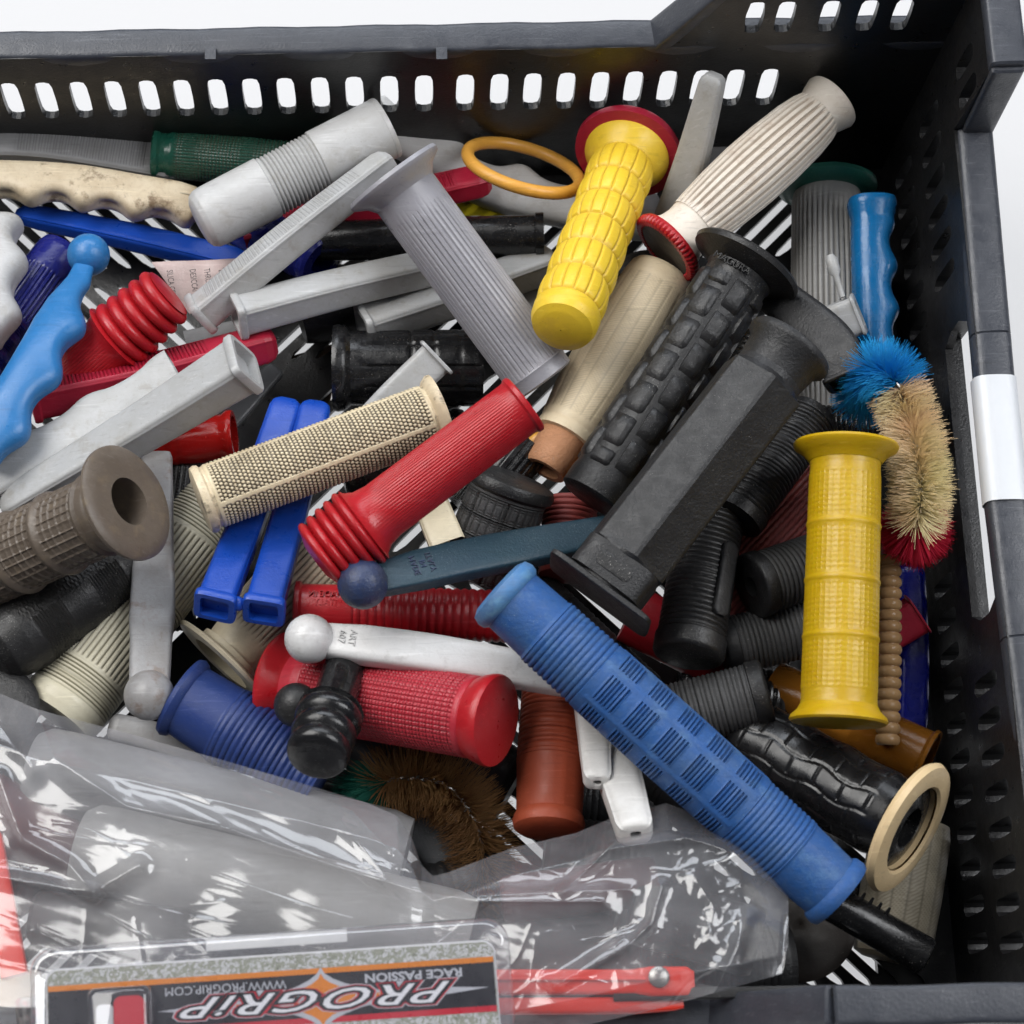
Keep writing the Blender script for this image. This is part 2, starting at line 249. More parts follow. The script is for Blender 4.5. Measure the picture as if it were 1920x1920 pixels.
def sweep(ax, prof, M=36, ds=None, disp=None, n=2.0, caps=('flat', 'flat')):
    """rings along an axis. prof: (s_mm, rx, ry). caps: None, 'flat' or ('hole', k, depth). Returns V, F, groove."""
    pr = [prof[0]]
    for a, b in zip(prof[:-1], prof[1:]):
        k = 1
        if ds: k = max(1, int(math.ceil(abs(b[0] - a[0]) / ds)))
        for i in range(1, k + 1): t = i / k; pr.append(tuple(a[j] + (b[j] - a[j]) * t for j in range(3)))
    pr = np.array(pr); ph = np.linspace(0, 2 * math.pi, M, endpoint=False)
    P, T, U, V = ax.frame(pr[:, 0]); cx, cy = np.cos(ph), np.sin(ph)
    if n != 2.0: ex = 2.0 / n; cx = np.sign(cx) * np.abs(cx) ** ex; cy = np.sign(cy) * np.abs(cy) ** ex
    g = np.zeros((len(pr), M)); rx = np.repeat(pr[:, 1:2], M, 1); ry = np.repeat(pr[:, 2:3], M, 1)
    if disp is not None:
        d, g = disp(np.repeat(pr[:, :1], M, 1), np.repeat(ph[None], len(pr), 0), ax.L)
        rx = rx + d; ry = ry + d
    X = P[:, None, :] + U[:, None, :] * (rx * cx)[..., None] + V[:, None, :] * (ry * cy)[..., None]
    rings = [X]; gr = [g]
    lead = 0
    def hole(end, k, depth):
        i = 0 if end == 0 else -1; sgn = 1 if end == 0 else -1
        c_ = P[i]; r0 = c_ + (X[i] - c_) * k; r1 = r0 + T[i] * depth * sgn; return np.stack([r0, r1])
    if isinstance(caps[0], tuple): h = hole(0, caps[0][1], caps[0][2])[::-1]; rings.insert(0, h); gr.insert(0, np.zeros(h.shape[:2]))
    if isinstance(caps[1], tuple): h = hole(1, caps[1][1], caps[1][2]); rings.append(h); gr.append(np.zeros(h.shape[:2]))
    A = np.concatenate(rings); G = np.concatenate(gr); N = len(A); Vt = A.reshape(-1, 3)
    i, j = np.meshgrid(np.arange(N - 1), np.arange(M), indexing='ij'); j2 = (j + 1) % M
    F = np.stack([i * M + j, i * M + j2, (i + 1) * M + j2, (i + 1) * M + j], -1).reshape(-1, 4).tolist()
    if caps[0] is not None: F.append(list(range(M))[::-1])
    if caps[1] is not None: F.append([(N - 1) * M + q for q in range(M)])
    F = [f[::-1] for f in F]
    return Vt, F, G.ravel()

class Obj:
    "a thing laid along an axis of photograph pixels at real heights; parts in units of its length and radius"
    def __init__(s, name, label, cat, pts, r, group=None, up=None, roll=0.0):
        s.pts = [W(*p) for p in pts]; s.ax = Axis(s.pts, up, roll); s.L = s.ax.L
        mid = s.ax.frame(s.L / 2)[0]; s.R = r * mpp(Vector(mid))
        b = Vector(s.pts[0]); s.root = thing(name, label, cat, b, group)
    def p(s, name, mat, prof, M=36, ds=None, disp=None, n=2.0, ry=1.0, caps=('flat', 'flat'), sharp=38, parent=None, ax=None):
        pr = [(q[0] * s.L, q[1] * s.R, (q[2] if len(q) > 2 else q[1] * ry) * s.R) for q in prof]
        V, F, G = sweep(ax or s.ax, pr, M, ds, disp, n, caps)
        o = build(name, V, F, mat, s.root, groove=G, sharp=sharp)
        return o
    def ball(s, name, mat, f, k, off=(0, 0, 0), sq=1.0):
        P = s.ax.frame(f * s.L)[0] + np.array(off); return ball(name, mat, P, s.R * k, s.root, sq)
def ball(name, mat, P, r, parent, sq=1.0, M=32, N=18):
    a = Axis([Vector(P) - Vector((0, 0, r * sq)), Vector(P) + Vector((0, 0, r * sq))])
    pr = [(r * sq * (1 - math.cos(math.pi * i / N)), max(1e-3, r * math.sin(math.pi * i / N)),) * 1 for i in range(N + 1)]
    V, F, G = sweep(a, [(q[0], q[1], q[1]) for q in pr], M); return build(name, V, F, mat, parent, groove=G)
def torus(P, nrm, R, r, M=72, m=16, flat=1.0):
    nz = Vector(nrm).normalized(); a = nz.orthogonal().normalized(); b = nz.cross(a); V = []; F = []
    for i in range(M):
        t = 2 * math.pi * i / M; d = a * math.cos(t) + b * math.sin(t)
        for j in range(m):
            q = 2 * math.pi * j / m; V.append(Vector(P) + d * (R + r * math.cos(q)) + nz * (r * flat * math.sin(q)))
    for i in range(M):
        for j in range(m): F.append([i * m + j, ((i + 1) % M) * m + j, ((i + 1) % M) * m + (j + 1) % m, i * m + (j + 1) % m])
    return [list(v) for v in V], F

# surface patterns: radial offset in mm and a 0..1 groove value
def sst(e0, e1, x): t = np.clip((x - e0) / (e1 - e0), 0, 1); return t * t * (3 - 2 * t)
def win(S, L, a, b, e=0.6): return sst(a * L - e, a * L + e, S) * (1 - sst(b * L - e, b * L + e, S))
def cell(x, duty): t = np.abs((x % 1.0) - 0.5) * 2; return sst(1 - duty, 1 - duty * 0.35, t)
def rings_(a, b, n, dep, duty=0.5):
    def f(S, PH, L): g = cell((S / L - a) / (b - a) * n, duty) * win(S, L, a, b, 0.2); return -dep * g, g
    return f
def bumps_(a, b, n, dep):
    def f(S, PH, L): h = np.abs(np.sin(math.pi * np.clip((S / L - a) / (b - a), 0, 1) * n)) ** 0.7; w = win(S, L, a, b, 0.2); return -dep * (1 - h) * w, (1 - sst(0, 0.5, h)) * w
    return f
def flutes_(a, b, n, dep, duty=0.5, tw=0.0):
    def f(S, PH, L): g = cell(PH / (2 * math.pi) * n + tw * S / L, duty) * win(S, L, a, b); return -dep * g, g
    return f
def grid_(a, b, ns, nph, dep, du=0.3, dv=0.3, offset=0.0):
    def f(S, PH, L):
        x = (S / L - a) / (b - a) * ns; y = PH / (2 * math.pi) * nph + offset * np.floor(x); w = win(S, L, a, b, 0.3)
        g = np.maximum(cell(x, du), cell(y, dv)) * w; return -dep * g, g
    return f
def dots_(a, b, ns, nph, dep):
    def f(S, PH, L):
        y = (S / L - a) / (b - a) * ns; row = np.floor(y); x = PH / (2 * math.pi) * nph + 0.5 * (row % 2)
        d = np.hypot((x % 1) - 0.5, (y % 1) - 0.5); h = 1 - sst(0.30, 0.46, d); w = win(S, L, a, b, 0.4)
        return -dep * (1 - h) * w, (1 - h) * w
    return f
def diag_(a, b, n, nph, dep, duty=0.4, slope=1.0):
    def f(S, PH, L):
        y = PH / (2 * math.pi) * nph; zig = np.abs((y % 2) - 1)
        g = cell((S / L - a) / (b - a) * n + slope * zig, duty); e = cell(y, 0.22); w = win(S, L, a, b)
        g = np.where(e > 0.3, e, g * 0.75) * w; return -dep * g, g
    return f
def knurl_(a, b, n, nph, dep):
    def f(S, PH, L):
        x = (S / L - a) / (b - a) * n; y = PH / (2 * math.pi) * nph; g = np.maximum(cell(x + y, 0.4), cell(x - y, 0.4)) * win(S, L, a, b); return -dep * g, g
    return f
def seam_(dep=0.25, ph=1.5708, wd=0.04):
    def f(S, PH, L): h = np.exp(-((PH - ph) / wd) ** 2); return dep * h, 0 * h
    return f
def fingers_(n, amp, a=0.1, b=0.95, side=0.0):
    "finger waves along one side of a lever"
    def f(S, PH, L):
        x = np.clip((S / L - a) / (b - a), 0, 1); k = np.clip(np.cos(PH - side), 0, 1) ** 1.5
        h = -amp * (0.5 - 0.5 * np.cos(2 * math.pi * n * x)) * k; return h, 0 * h
    return f
def ribs_top_(a, b, n, dep, c=1.5708, half=0.6):
    def f(S, PH, L):
        k = (1 - sst(half * 0.85, half, np.abs(np.angle(np.exp(1j * (PH - c)))))); w = win(S, L, a, b, 0.3) * k
        g = cell((S / L - a) / (b - a) * n, 0.45); return -dep * (0.5 + 0.8 * g) * w, g * w
    return f
def add_(*fs):
    def f(S, PH, L):
        d = 0; g = 0
        for q in fs: a, b = q(S, PH, L); d = d + a; g = np.maximum(g, b)
        return d, g
    return f
def text_mesh(parent, name, body, P, ex, ey, size, mat, h=0.15, shear=0.0, off=0.0, align='CENTER', spacing=1.0, sx=1.0):
    "raised or printed lettering: ex = reading direction, ey = upward of the letters"
    cu_ = bpy.data.curves.new('t', 'FONT'); cu_.body = body; cu_.size = size; cu_.extrude = h; cu_.shear = shear; cu_.offset = off; cu_.align_x = align; cu_.align_y = 'CENTER'; cu_.resolution_u = 3; cu_.space_character = spacing
    o = bpy.data.objects.new('t', cu_); C.objects.link(o); dg = bpy.context.evaluated_depsgraph_get(); me = bpy.data.meshes.new_from_object(o.evaluated_get(dg))
    bpy.data.objects.remove(o); V = np.array([v.co[:] for v in me.vertices]).reshape(-1, 3); F = [list(p.vertices) for p in me.polygons]; bpy.data.meshes.remove(me)
    ex = np.array(Vector(ex).normalized()); ey = np.array(Vector(ey)); ey = ey - ex * (ey @ ex); ey /= np.linalg.norm(ey); ez = np.cross(ex, ey)
    Wv = np.array(P) + V[:, :1] * sx * ex + V[:, 1:2] * ey + V[:, 2:3] * ez
    return build(name, Wv, F, mat, parent, smooth=False)

# ------------------------------------------------------------------ setting: white table, glow added so the shaded floor slots read white
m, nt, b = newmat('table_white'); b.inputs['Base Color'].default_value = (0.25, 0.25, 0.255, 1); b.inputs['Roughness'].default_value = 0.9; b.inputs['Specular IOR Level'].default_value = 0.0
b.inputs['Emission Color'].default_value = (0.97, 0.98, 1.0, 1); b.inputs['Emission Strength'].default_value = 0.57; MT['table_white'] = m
tb = build('added_glow_table', [(-900, -700, -8), (900, -700, -8), (900, 900, -8), (-900, 900, -8), (-900, -700, -20), (900, -700, -20), (900, 900, -20), (-900, 900, -20)],
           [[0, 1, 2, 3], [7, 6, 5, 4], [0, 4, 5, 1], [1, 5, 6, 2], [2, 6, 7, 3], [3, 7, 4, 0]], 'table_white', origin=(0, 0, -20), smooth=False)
tag(tb, 'white table top with added glow under and behind the black crate', 'table', kind='structure')

# ------------------------------------------------------------------ crate
crate = thing('plastic_crate', 'black perforated plastic crate full of handlebar grips and lever covers', 'crate', (0, 0, -8))
def panel(cols, rows, holes, mp, th, n=3.2):
    "flat panel of cells, some with a rounded opening right through; mp(u, v, w) gives the point"
    V = []; F = []
    def v(u, q, w): V.append(mp(u, q, w)); return len(V) - 1
    for i in range(len(cols) - 1):
        for j in range(len(rows) - 1):
            u0, u1, v0, v1 = cols[i], cols[i + 1], rows[j], rows[j + 1]
            if u1 - u0 < 1e-6 or v1 - v0 < 1e-6: continue
            if (i, j) not in holes:
                for w, fl in ((0, 0), (th, 1)):
                    q = [v(u0, v0, w), v(u1, v0, w), v(u1, v1, w), v(u0, v1, w)]; F.append(q if fl else q[::-1])
                continue
            hw, hh = holes[(i, j)]; a, c = (u1 - u0) / 2, (v1 - v0) / 2; uc, vc = u0 + a, v0 + c; q0 = math.atan2(c, a)
            A = []
            for s, e, k in ((-q0, q0, 3), (q0, math.pi - q0, 5), (math.pi - q0, math.pi + q0, 3), (math.pi + q0, 2 * math.pi - q0, 5)): A += [s + (e - s) * t / k for t in range(k)]
            O = [[], []]; H = [[], []]
            for t in A:
                cx, sy = math.cos(t), math.sin(t); m_ = max(abs(cx) / a, abs(sy) / c)
                # the opening is traced along the same directions, squarish with rounded corners
                k = (abs(cx / hw) ** n + abs(sy / hh) ** n) ** (-1 / n)
                for w in (0, 1): O[w].append(v(uc + cx / m_, vc + sy / m_, w * th)); H[w].append(v(uc + cx * k, vc + sy * k, w * th))
            for k in range(len(A)):
                l = (k + 1) % len(A)
                F.append([O[0][l], O[0][k], H[0][k], H[0][l]]); F.append([O[1][k], O[1][l], H[1][l], H[1][k]]); F.append([H[0][k], H[1][k], H[1][l], H[0][l]])
    e = [(cols[0], rows[0]), (cols[-1], rows[0]), (cols[-1], rows[-1]), (cols[0], rows[-1])]
    for k in range(4):
        (a0, b0), (a1, b1) = e[k], e[(k + 1) % 4]; F.append([v(a0, b0, 0), v(a1, b1, 0), v(a1, b1, th), v(a0, b0, th)])
    return V, F
def joinVF(*L):
    V = []; F = []
    for v, f in L: n = len(V); V += list(v); F += [[k + n for k in q] for q in f]
    return V, F
def quadbox(pts, d):
    "extrude a polygon by vector d"
    n = len(pts); V = [tuple(p) for p in pts] + [tuple(np.array(p) + np.array(d)) for p in pts]
    return V, [list(range(n))[::-1], list(range(n, 2 * n))] + [[i, (i + 1) % n, n + (i + 1) % n, n + i] for i in range(n)]
FX, FY, SL = 281.0, 180.0, 0.065      # floor half sizes, outward slope of the walls
HL, HH, TH = 99.0, 150.0, 3.2
X1, X2, Y1, Y2 = 174.0, 205.0, 147.0, 147.5
# floor: four quarters of slanted slots
fl = []
for sx in (-1, 1):
    for sy in (-1, 1):
        for bnd in range(4):
            y0 = 4 + bnd * 44; h = 42; s = 1.0
            cols = [1 + 10.6 * k for k in range(23)]; cols = [c for c in cols if c + h < FX - 2]
            holes = {(i, 0): (2.5, h / 2 - 3.0) for i in range(len(cols) - 1)}
            mp = lambda u, v, w, sx=sx, sy=sy, y0=y0: (sx * (u + (v - y0)), sy * v, -w)
            P = panel(cols, [y0, y0 + h], holes, mp, 3.0, 6.0)
            a = cols[0]; z = cols[-1]
            T1 = quadbox([(sx * a, sy * y0, 0), (sx * (a + h), sy * (y0 + h), 0), (sx * a, sy * (y0 + h), 0)], (0, 0, -3)); T2 = quadbox([(sx * z, sy * y0, 0), (sx * (FX + 1), sy * y0, 0), (sx * (FX + 1), sy * (y0 + h), 0), (sx * (z + h), sy * (y0 + h), 0)], (0, 0, -3))
            fl += [P, T1, T2]
            fl.append(quadbox([(0, sy * (y0 + h), 0), (sx * (FX + 1), sy * (y0 + h), 0), (sx * (FX + 1), sy * (y0 + h + 2), 0), (0, sy * (y0 + h + 2), 0)], (0, 0, -3)))
    fl.append(quadbox([(0, -4, 0), (sx * (FX + 1), -4, 0), (sx * (FX + 1), 4, 0), (0, 4, 0)], (0, 0, -3)))
    fl.append(quadbox([(0, -180, 0), (sx * 1.0, -180, 0), (sx * 1.0, 180, 0), (0, 180, 0)], (0, 0, -3)))
V, F = joinVF(*fl); build('floor_panel', V, F, 'crate_black', crate, smooth=False)
# long walls
slot_px = [25, 89, 153, 217, 281, 345, 409, 473, 537, 601, 665, 730, 795, 872, 936, 998, 1061, 1124, 1187, 1250, 1313, 1376, 1439]
slot_x = [W(p, 172, 68).x for p in slot_px]; step = slot_x[1] - slot_x[0]
while slot_x[0] - step > -255: slot_x.insert(0, slot_x[0] - step)
hi_x = [W(p, 45, 118).x for p in (1408, 1473, 1556, 1627, 1692)]
def longwall(sy):
    mp = lambda u, v, w: (u, sy * (FY + v * SL + w), v)
    cols = [-FX - 4]; hs = {}
    for x in slot_x: 
        if x - 5.6 > cols[-1]: cols.append(x - 5.6)
        else: cols[-1] = (cols[-1] + x - 5.6) / 2
        hs[(len(cols) - 1, 1)] = (3.75, 13.5); cols.append(x + 5.6)
    cols.append(FX + 8)
    P = [panel(cols, [0, 53, 83, HL], hs, mp, TH, 4.5)]
    for sx in (-1, 1):
        mq = lambda u, v, w, sx=sx: (sx * u, sy * (FY + v * SL + w), v)
        c2 = [X2]; h2 = {}
        for x in hi_x:
            if x - 5.2 > c2[-1]: c2.append(x - 5.2)
            h2[(len(c2) - 1, 1)] = (3.6, 10.2); c2.append(x + 5.2)
        c2.append(FX + 11); P.append(panel(c2, [HL, 106, 130, HH], h2, mq, TH, 4.5))
        P.append(quadbox([mq(X1, HL, 0), mq(X2, HL, 0), mq(X2, HH, 0)], (0, sy * TH, 0)))
    V, F = joinVF(*P); return build('wall', V, F, 'crate_black', crate, smooth=False)
longwall(1); longwall(-1)
def shortwall(sx):
    mp = lambda u, v, w: (sx * (FX + v * SL + w), u, v)
    P = []
    def field(c0, c1, r0, r1, pu, pv, hw, hh):
        "staggered small openings: alternate rows are shifted by half a pitch"
        nr = max(1, round((r1 - r0) / pv)); dv = (r1 - r0) / nr
        for j in range(nr):
            nc = max(1, round((c1 - c0) / pu)); du = (c1 - c0) / nc; cols = [c0 + du * i for i in range(nc + 1)]
            if j % 2: cols = [c0] + [c0 + du * (i + 0.5) for i in range(nc)] + [c1]
            hs = {(i, 0): (hw, hh) for i in range(len(cols) - 1) if cols[i + 1] - cols[i] > du * 0.9}
            P.append(panel(cols, [r0 + dv * j, r0 + dv * (j + 1)], hs, mp, 5.0, 4.0))
    def row(c0, c1, r0, r1, hh, pu=14.2, hw=3.3, th=9.5):
        nc = max(1, round((c1 - c0) / pu)); du = (c1 - c0) / nc; cols = [c0 + du * i for i in range(nc + 1)]
        P.append(panel(cols, [r0, r1], {(i, 0): (hw, hh) for i in range(1, nc - 1)}, mp, th, 4.5))
    P.append(panel([-FY - 3, FY + 3], [0, 13], {}, mp, 9.5))
    row(-FY - 4, FY + 4, 13, 48, 12.5); P.append(panel([-FY - 6, FY + 6], [48, 54], {}, mp, 9.5))
    row(76, FY + 8, 54, 86, 13.5); row(-FY - 8, -50, 54, 86, 13.5)
    for c0, c1 in ((76, FY + 8), (-FY - 8, -50)): P.append(panel([c0, c1], [86, HL], {}, mp, 9.5))
    P.append(panel([-50, 76], [54, 60, 93, HL], {(0, 1): (59.5, 15)}, mp, 3.0, 14.0))
    for sy in (-1, 1):
        c0, c1 = sorted((sy * Y1, sy * (FY + 10))); P.append(panel([c0, c0 + 12, c0 + 26, c1], [HL, 106, 132, HH], {(0, 1): (3.7, 11), (1, 1): (3.7, 11)}, mp, 9.5, 4.5))
    V, F = joinVF(*P); return build('wall', V, F, 'crate_black', crate, smooth=False)
shortwall(1); shortwall(-1)
# rims: rounded flanges
def bar(name, pts, rx, rz, mat='crate_rim_sheen', n=6.0, parent=crate, M=24, ds=8):
    "flange with mitre-free straight runs"
    o = []
    for a, b in zip(pts[:-1], pts[1:]):
        ax = Axis([Vector(a), Vector(b)], up=(0, 0, 1) if abs((Vector(b) - Vector(a)).normalized().z) < 0.9 else (0, 1, 0)); e = 0.8
        o.append(sweep(ax, [(-0.3, rx - e, rz - e), (0.5, rx, rz), (ax.L - 0.5, rx, rz), (ax.L + 0.3, rx - e, rz - e)], M, ds, None, n)[:2])
    V, F = joinVF(*o); 
    V = np.array(V); V[:, 2] += 0.22 * np.sin(V[:, 0] * 0.31) * np.sin(V[:, 1] * 0.27 + 1) ; V[:, 1] += 0.25 * np.sin(V[:, 0] * 0.13)
    return build(name, V, F, mat, parent, sharp=30)
for sy in (-1, 1):
    y = sy * (FY + HL * SL + 6.2); yh = sy * (FY + HH * SL + 6.2)
    bar('rim', [(-FX - 10, y, HL - 3.5), (FX + 10, y, HL - 3.5)], 6.4, 4.5)
    for sx in (-1, 1): bar('rim', [(sx * (X1 - 1), y, HL - 1.5), (sx * X2, yh, HH - 2.2), (sx * (FX + 16), yh, HH - 2.2)], 6.6, 3.6)
for sx in (-1, 1):
    x = sx * (FX + HL * SL + 8.2); xh = sx * (FX + HH * SL + 5.8)
    bar('handle', [(x, -Y1, HL - 4), (x - sx * 1.5, -60, HL - 4.5), (x - sx * 2.5, 0, HL - 4.5), (x - sx * 1.5, 60, HL - 4.5), (x, Y1, HL - 4)], 7.6, 5.6, n=3.6, M=28)
    for sy in (-1, 1):
        bar('rim', [(xh, sy * Y1, HH - 2.4), (xh, sy * (FY + 16), HH - 2.4)], 6.8, 3.8)
        bar('corner_post', [(x + sx * 1.0, sy * Y2, HL - 6), (xh, sy * Y2, HH - 2)], 6.2, 3.0)
        # foot under each corner
        V, F = quadbox([(sx * (FX - 30), sy * (FY - 30), -3), (sx * FX, sy * (FY - 30), -3), (sx * FX, sy * FY, -3), (sx * (FX - 30), sy * FY, -3)], (0, 0, -5)); build('foot', V, F, 'crate_black', crate, smooth=False)
# moulded notches on the rear rim
for px in (395, 828):
    p = W(px, 92, HL + 1.2); V, F = quadbox([(p.x - 2.2, p.y - 5, HL + 1.25), (p.x + 2.2, p.y - 5, HL + 1.25), (p.x + 2.2, p.y + 0.5, HL + 1.25), (p.x - 2.2, p.y + 0.5, HL + 1.25)], (0, 0, 0.9)); build('moulding_mark', V, F, 'crate_rim_sheen', crate, smooth=False)
# white paper label wrapped round the handle
la = W(1885, 712, HL - 4).y; lb = W(1890, 945, HL - 4).y; x = FX + HL * SL + 8.2 - 2.0
ax = Axis([Vector((x, la, HL - 4.5)), Vector((x - 0.3, lb, HL - 4.5))]); V, F, G = sweep(ax, [(0, 8.35, 6.5), (ax.L, 8.35, 6.5)], 40, 6, None, 3.0, (None, None))
tag(build('paper_label', V, F, 'paper_label', groove=G), 'blank white paper label wrapped round the crate handle', 'label')
# piece of cardboard and wooden strip lying on the table below
p = [W(470, 690, -6), W(640, 640, -6), W(610, 800, -6), W(500, 830, -6)]
V, F = quadbox([tuple(q) for q in p], (0, 0, -1.5)); tag(build('cardboard_piece', V, F, 'cardboard', smooth=False), 'brown cardboard scrap under the crate floor, seen through its slots', 'cardboard')

# ------------------------------------------------------------------ things in the crate
SLV = 'moulded plastic lever covers'
def sleeve(label, pts, w, mat, h=0.9, roll=0.0, ribs=None, flange=1.16, taper=0.8, name='lever_cover', cat='lever cover', group=None, hole=0.72, n=6.0, disp=None, root_obj=None, tip=True):
    o = root_obj or Obj(name, label, cat, pts, w / 2, group, roll=roll)
    if root_obj: o2 = Obj.__new__(Obj); o2.pts = [W(*p) for p in pts]; o2.ax = Axis(o2.pts, None, roll); o2.L = o2.ax.L; o2.R = w / 2 * mpp(Vector(o2.ax.frame(o2.L / 2)[0])); o2.root = o.root; o = o2
    fs = [seam_(0.35, 0.30, 0.07), seam_(0.35, 2.84, 0.07)]
    if ribs: fs.append(ribs_top_(*ribs))
    if disp: fs.append(disp)
    prof = [(0.02, 1.0)] + [(t, 1 - (1 - taper) * t) for t in (0.2, 0.4, 0.6, 0.8)]
    prof += [(0.95, taper), (0.98, taper * 0.88), (1.0, taper * 0.6)] if tip else [(1.0, taper)]
    o.p('sleeve', mat, prof, M=72, ds=(0.35 if ribs else 3), disp=add_(*fs), n=n, ry=h, caps=(None, 'flat'), sharp=50)
    if flange: o.p('end_flange', mat, [(-0.004, flange - 0.06), (0.004, flange), (0.022, flange), (0.03, flange - 0.08)], M=48, n=7, ry=h, caps=(('hole', hole, o.L * 0.25), 'flat'))
    return o
def lever(label, pts, w, mat, h=0.55, ballmat=None, ballk=None, fingers=None, roll=0.0, group=None, n=3.2, prof=None, name='lever', tip=0.5, ballf=0.0, M=56):
    o = Obj(name, label, 'lever', pts, w / 2, group, roll=roll)
    prof = prof or [(0, 0.55), (0.02, 0.8), (0.06, 0.95), (0.5, 1.0), (0.9, 1.0), (0.97, 0.9), (1.0, tip)]
    o.p('arm', mat, prof, M=M, ds=1.6, disp=fingers, n=n, ry=h, sharp=60)
    if ballk: o.ball('ball_end', ballmat or mat, ballf, ballk)
    return o
def beads(f0, f1, n, k0, k1, dip=0.2):
    P = []; w = (f1 - f0) / n
    for i in range(n):
        k = k0 + (k1 - k0) * (i + 0.5) / n; a = f0 + w * i
        for t, q in ((0.03, dip), (0.12, dip * 0.45), (0.3, dip * 0.1), (0.5, 0), (0.7, dip * 0.1), (0.88, dip * 0.45), (0.97, dip)): P.append((a + w * t, k - q))
    return P
def cap(f, k, bulge=0.03, s=1):
    return [(f, k), (f + s * bulge * 0.4, k * 0.97), (f + s * bulge * 0.8, k * 0.8), (f + s * bulge, k * 0.45), (f + s * bulge, 0.02)]
def flng(f, kF, th=0.025, k0=0.9): return [(f, k0), (f + th * 0.1, kF * 0.985), (f + th * 0.4, kF), (f + th * 0.7, kF), (f + th, kF * 0.97), (f + th * 1.2, k0)]
def grip(label, pts, r, group=None, name='handlebar_grip', roll=0.0): return Obj(name, label, 'grip', pts, r, group, roll=roll)
HOLE = lambda k, d: ('hole', k, d)

# ---- rear row, lying on the floor
o = sleeve('grey lever cover with fine cross ribs lying along the rear wall, far left', [(-60, 268, 38), (90, 273, 37), (330, 312, 28)], 84, 'grey_mid', 0.6, roll=0.2, ribs=(0.24, 0.86, 46, 0.35), flange=None, taper=0.95)
o = lever('dirty stained cream lever with wavy finger grooves at the left edge', [(-60, 340, 42), (120, 350, 40), (260, 372, 36), (375, 392, 32)], 88, 'cream_dirty', 0.7, fingers=fingers_(4.2, 6.0, 0.05, 1.0, 0.0), roll=0.15)
o.p('seam', 'beige_dark', [(0.02, 0.03), (0.98, 0.03)], M=8, ax=Axis([Vector(o.ax.frame(o.L * t)[0]) + Vector((0, 3, o.R * 0.68)) for t in (0, 0.3, 0.6, 0.97)]))
o = grip('dark green see-through grip with fine checks, open end facing left', [(287, 287, 34), (640, 318, 30)], 45)
o.p('sleeve', 'green_clear', [(0.07, 0.93), (0.1, 1), (0.95, 1)], M=176, ds=0.5, disp=grid_(0.12, 0.95, 44, 44, 0.3, 0.4, 0.4), caps=(None, 'flat'))
o.p('open_rim', 'green_clear', [(0, 1.0), (0.008, 1.08), (0.03, 1.06), (0.045, 0.94), (0.075, 0.93)], M=48, ds=2, caps=(HOLE(0.82, 30), None))
o = lever('long glossy royal blue lever cover lying slantwise behind the sky blue lever', [(30, 400, 26), (250, 445, 25), (500, 505, 22)], 50, 'blue_royal', 0.75, roll=0.3, n=5, prof=[(0, 0.3), (0.03, 0.7), (0.1, 0.85), (0.5, 1), (0.95, 1), (1, 0.8)], fingers=seam_(0.4, 0.9, 0.07))
o = grip('pale grey smooth grip with ringed middle lying over the rear pile', [(722, 240, 64), (372, 418, 60)], 60)
o.p('sleeve', 'grey_pale', [(0.01, 1), (0.35, 1.0), (0.36, 0.97), (0.62, 0.97), (0.63, 1.0), (0.93, 0.98)] + [(0.96, 0.95), (0.985, 0.85), (1.0, 0.66), (1.005, 0.4), (1.005, 0.02)], M=72, ds=0.45, disp=bumps_(0.36, 0.625, 13, 1.3), caps=(None, None))
o.p('open_rim', 'grey_pale', [(-0.012, 0.985), (-0.006, 1.01), (0.012, 1.01), (0.018, 0.96)], M=64, caps=(HOLE(0.9, 40), None))
sleeve('long pale grey ribbed lever cover reaching up to the lilac grey flange', [(372, 592, 56), (520, 468, 68), (735, 300, 74)], 66, 'grey_sleeve', 0.95, roll=0.75, ribs=(0.08, 0.85, 90, 0.22), taper=0.85)
sleeve('pale grey lever cover with square open end, lower arm of the V', [(442, 592, 62), (640, 540, 56), (850, 492, 46)], 68, 'grey_sleeve', 0.95, roll=0.5, taper=0.85, flange=1.14)
sleeve('pale grey lever cover with torn open end under the lilac grey grip', [(680, 612, 44), (840, 560, 40), (1040, 488, 36)], 72, 'grey_sleeve', 0.9, roll=0.5, taper=0.9)
o = grip('lilac grey fluted grip with round flange in the rear middle', [(742, 338, 92), (1018, 712, 62)], 64)
o.p('sleeve', 'grey_lilac', [(0.05, 1.02), (0.06, 1.0), (0.94, 1.0), (0.945, 1.02), (0.96, 0.98), (1.0, 0.98), (1.008, 0.9), (1.008, 0.02)], M=288, ds=5, disp=add_(flutes_(0.2, 0.90, 40, 0.55, 0.42)), caps=(None, None))
o.p('flange', 'grey_lilac', [(-0.03, 1.35), (-0.028, 1.52), (-0.012, 1.56), (0.002, 1.52), (0.03, 1.18), (0.06, 1.02), (0.07, 0.98)], M=72, caps=(HOLE(0.7, 20), None))
o = sleeve('crimson lever cover with rounded tip behind the lilac grey flange', [(450, 445, 28), (700, 385, 34), (918, 335, 34)], 58, 'red_crimson', 0.8, roll=0.45, ribs=(0.2, 0.86, 60, 0.5), flange=None, taper=1.0)
o = lever('large off-white wavy lever lying against the rear wall', [(690, 205, 34), (800, 275, 26), (950, 352, 20), (1240, 412, 18)], 100, 'grey_pale', 0.6, fingers=fingers_(3.0, 8.0, 0.0, 0.8, math.pi))
V, F = torus(W(982, 314, 46), (0.26, 0.64, 0.72), 24.5, 2.7); tag(build('rubber_ring', V, F, 'orange_yellow'), 'orange yellow ring leaning left of the red flange at the rear', 'ring', 'orange yellow rings')
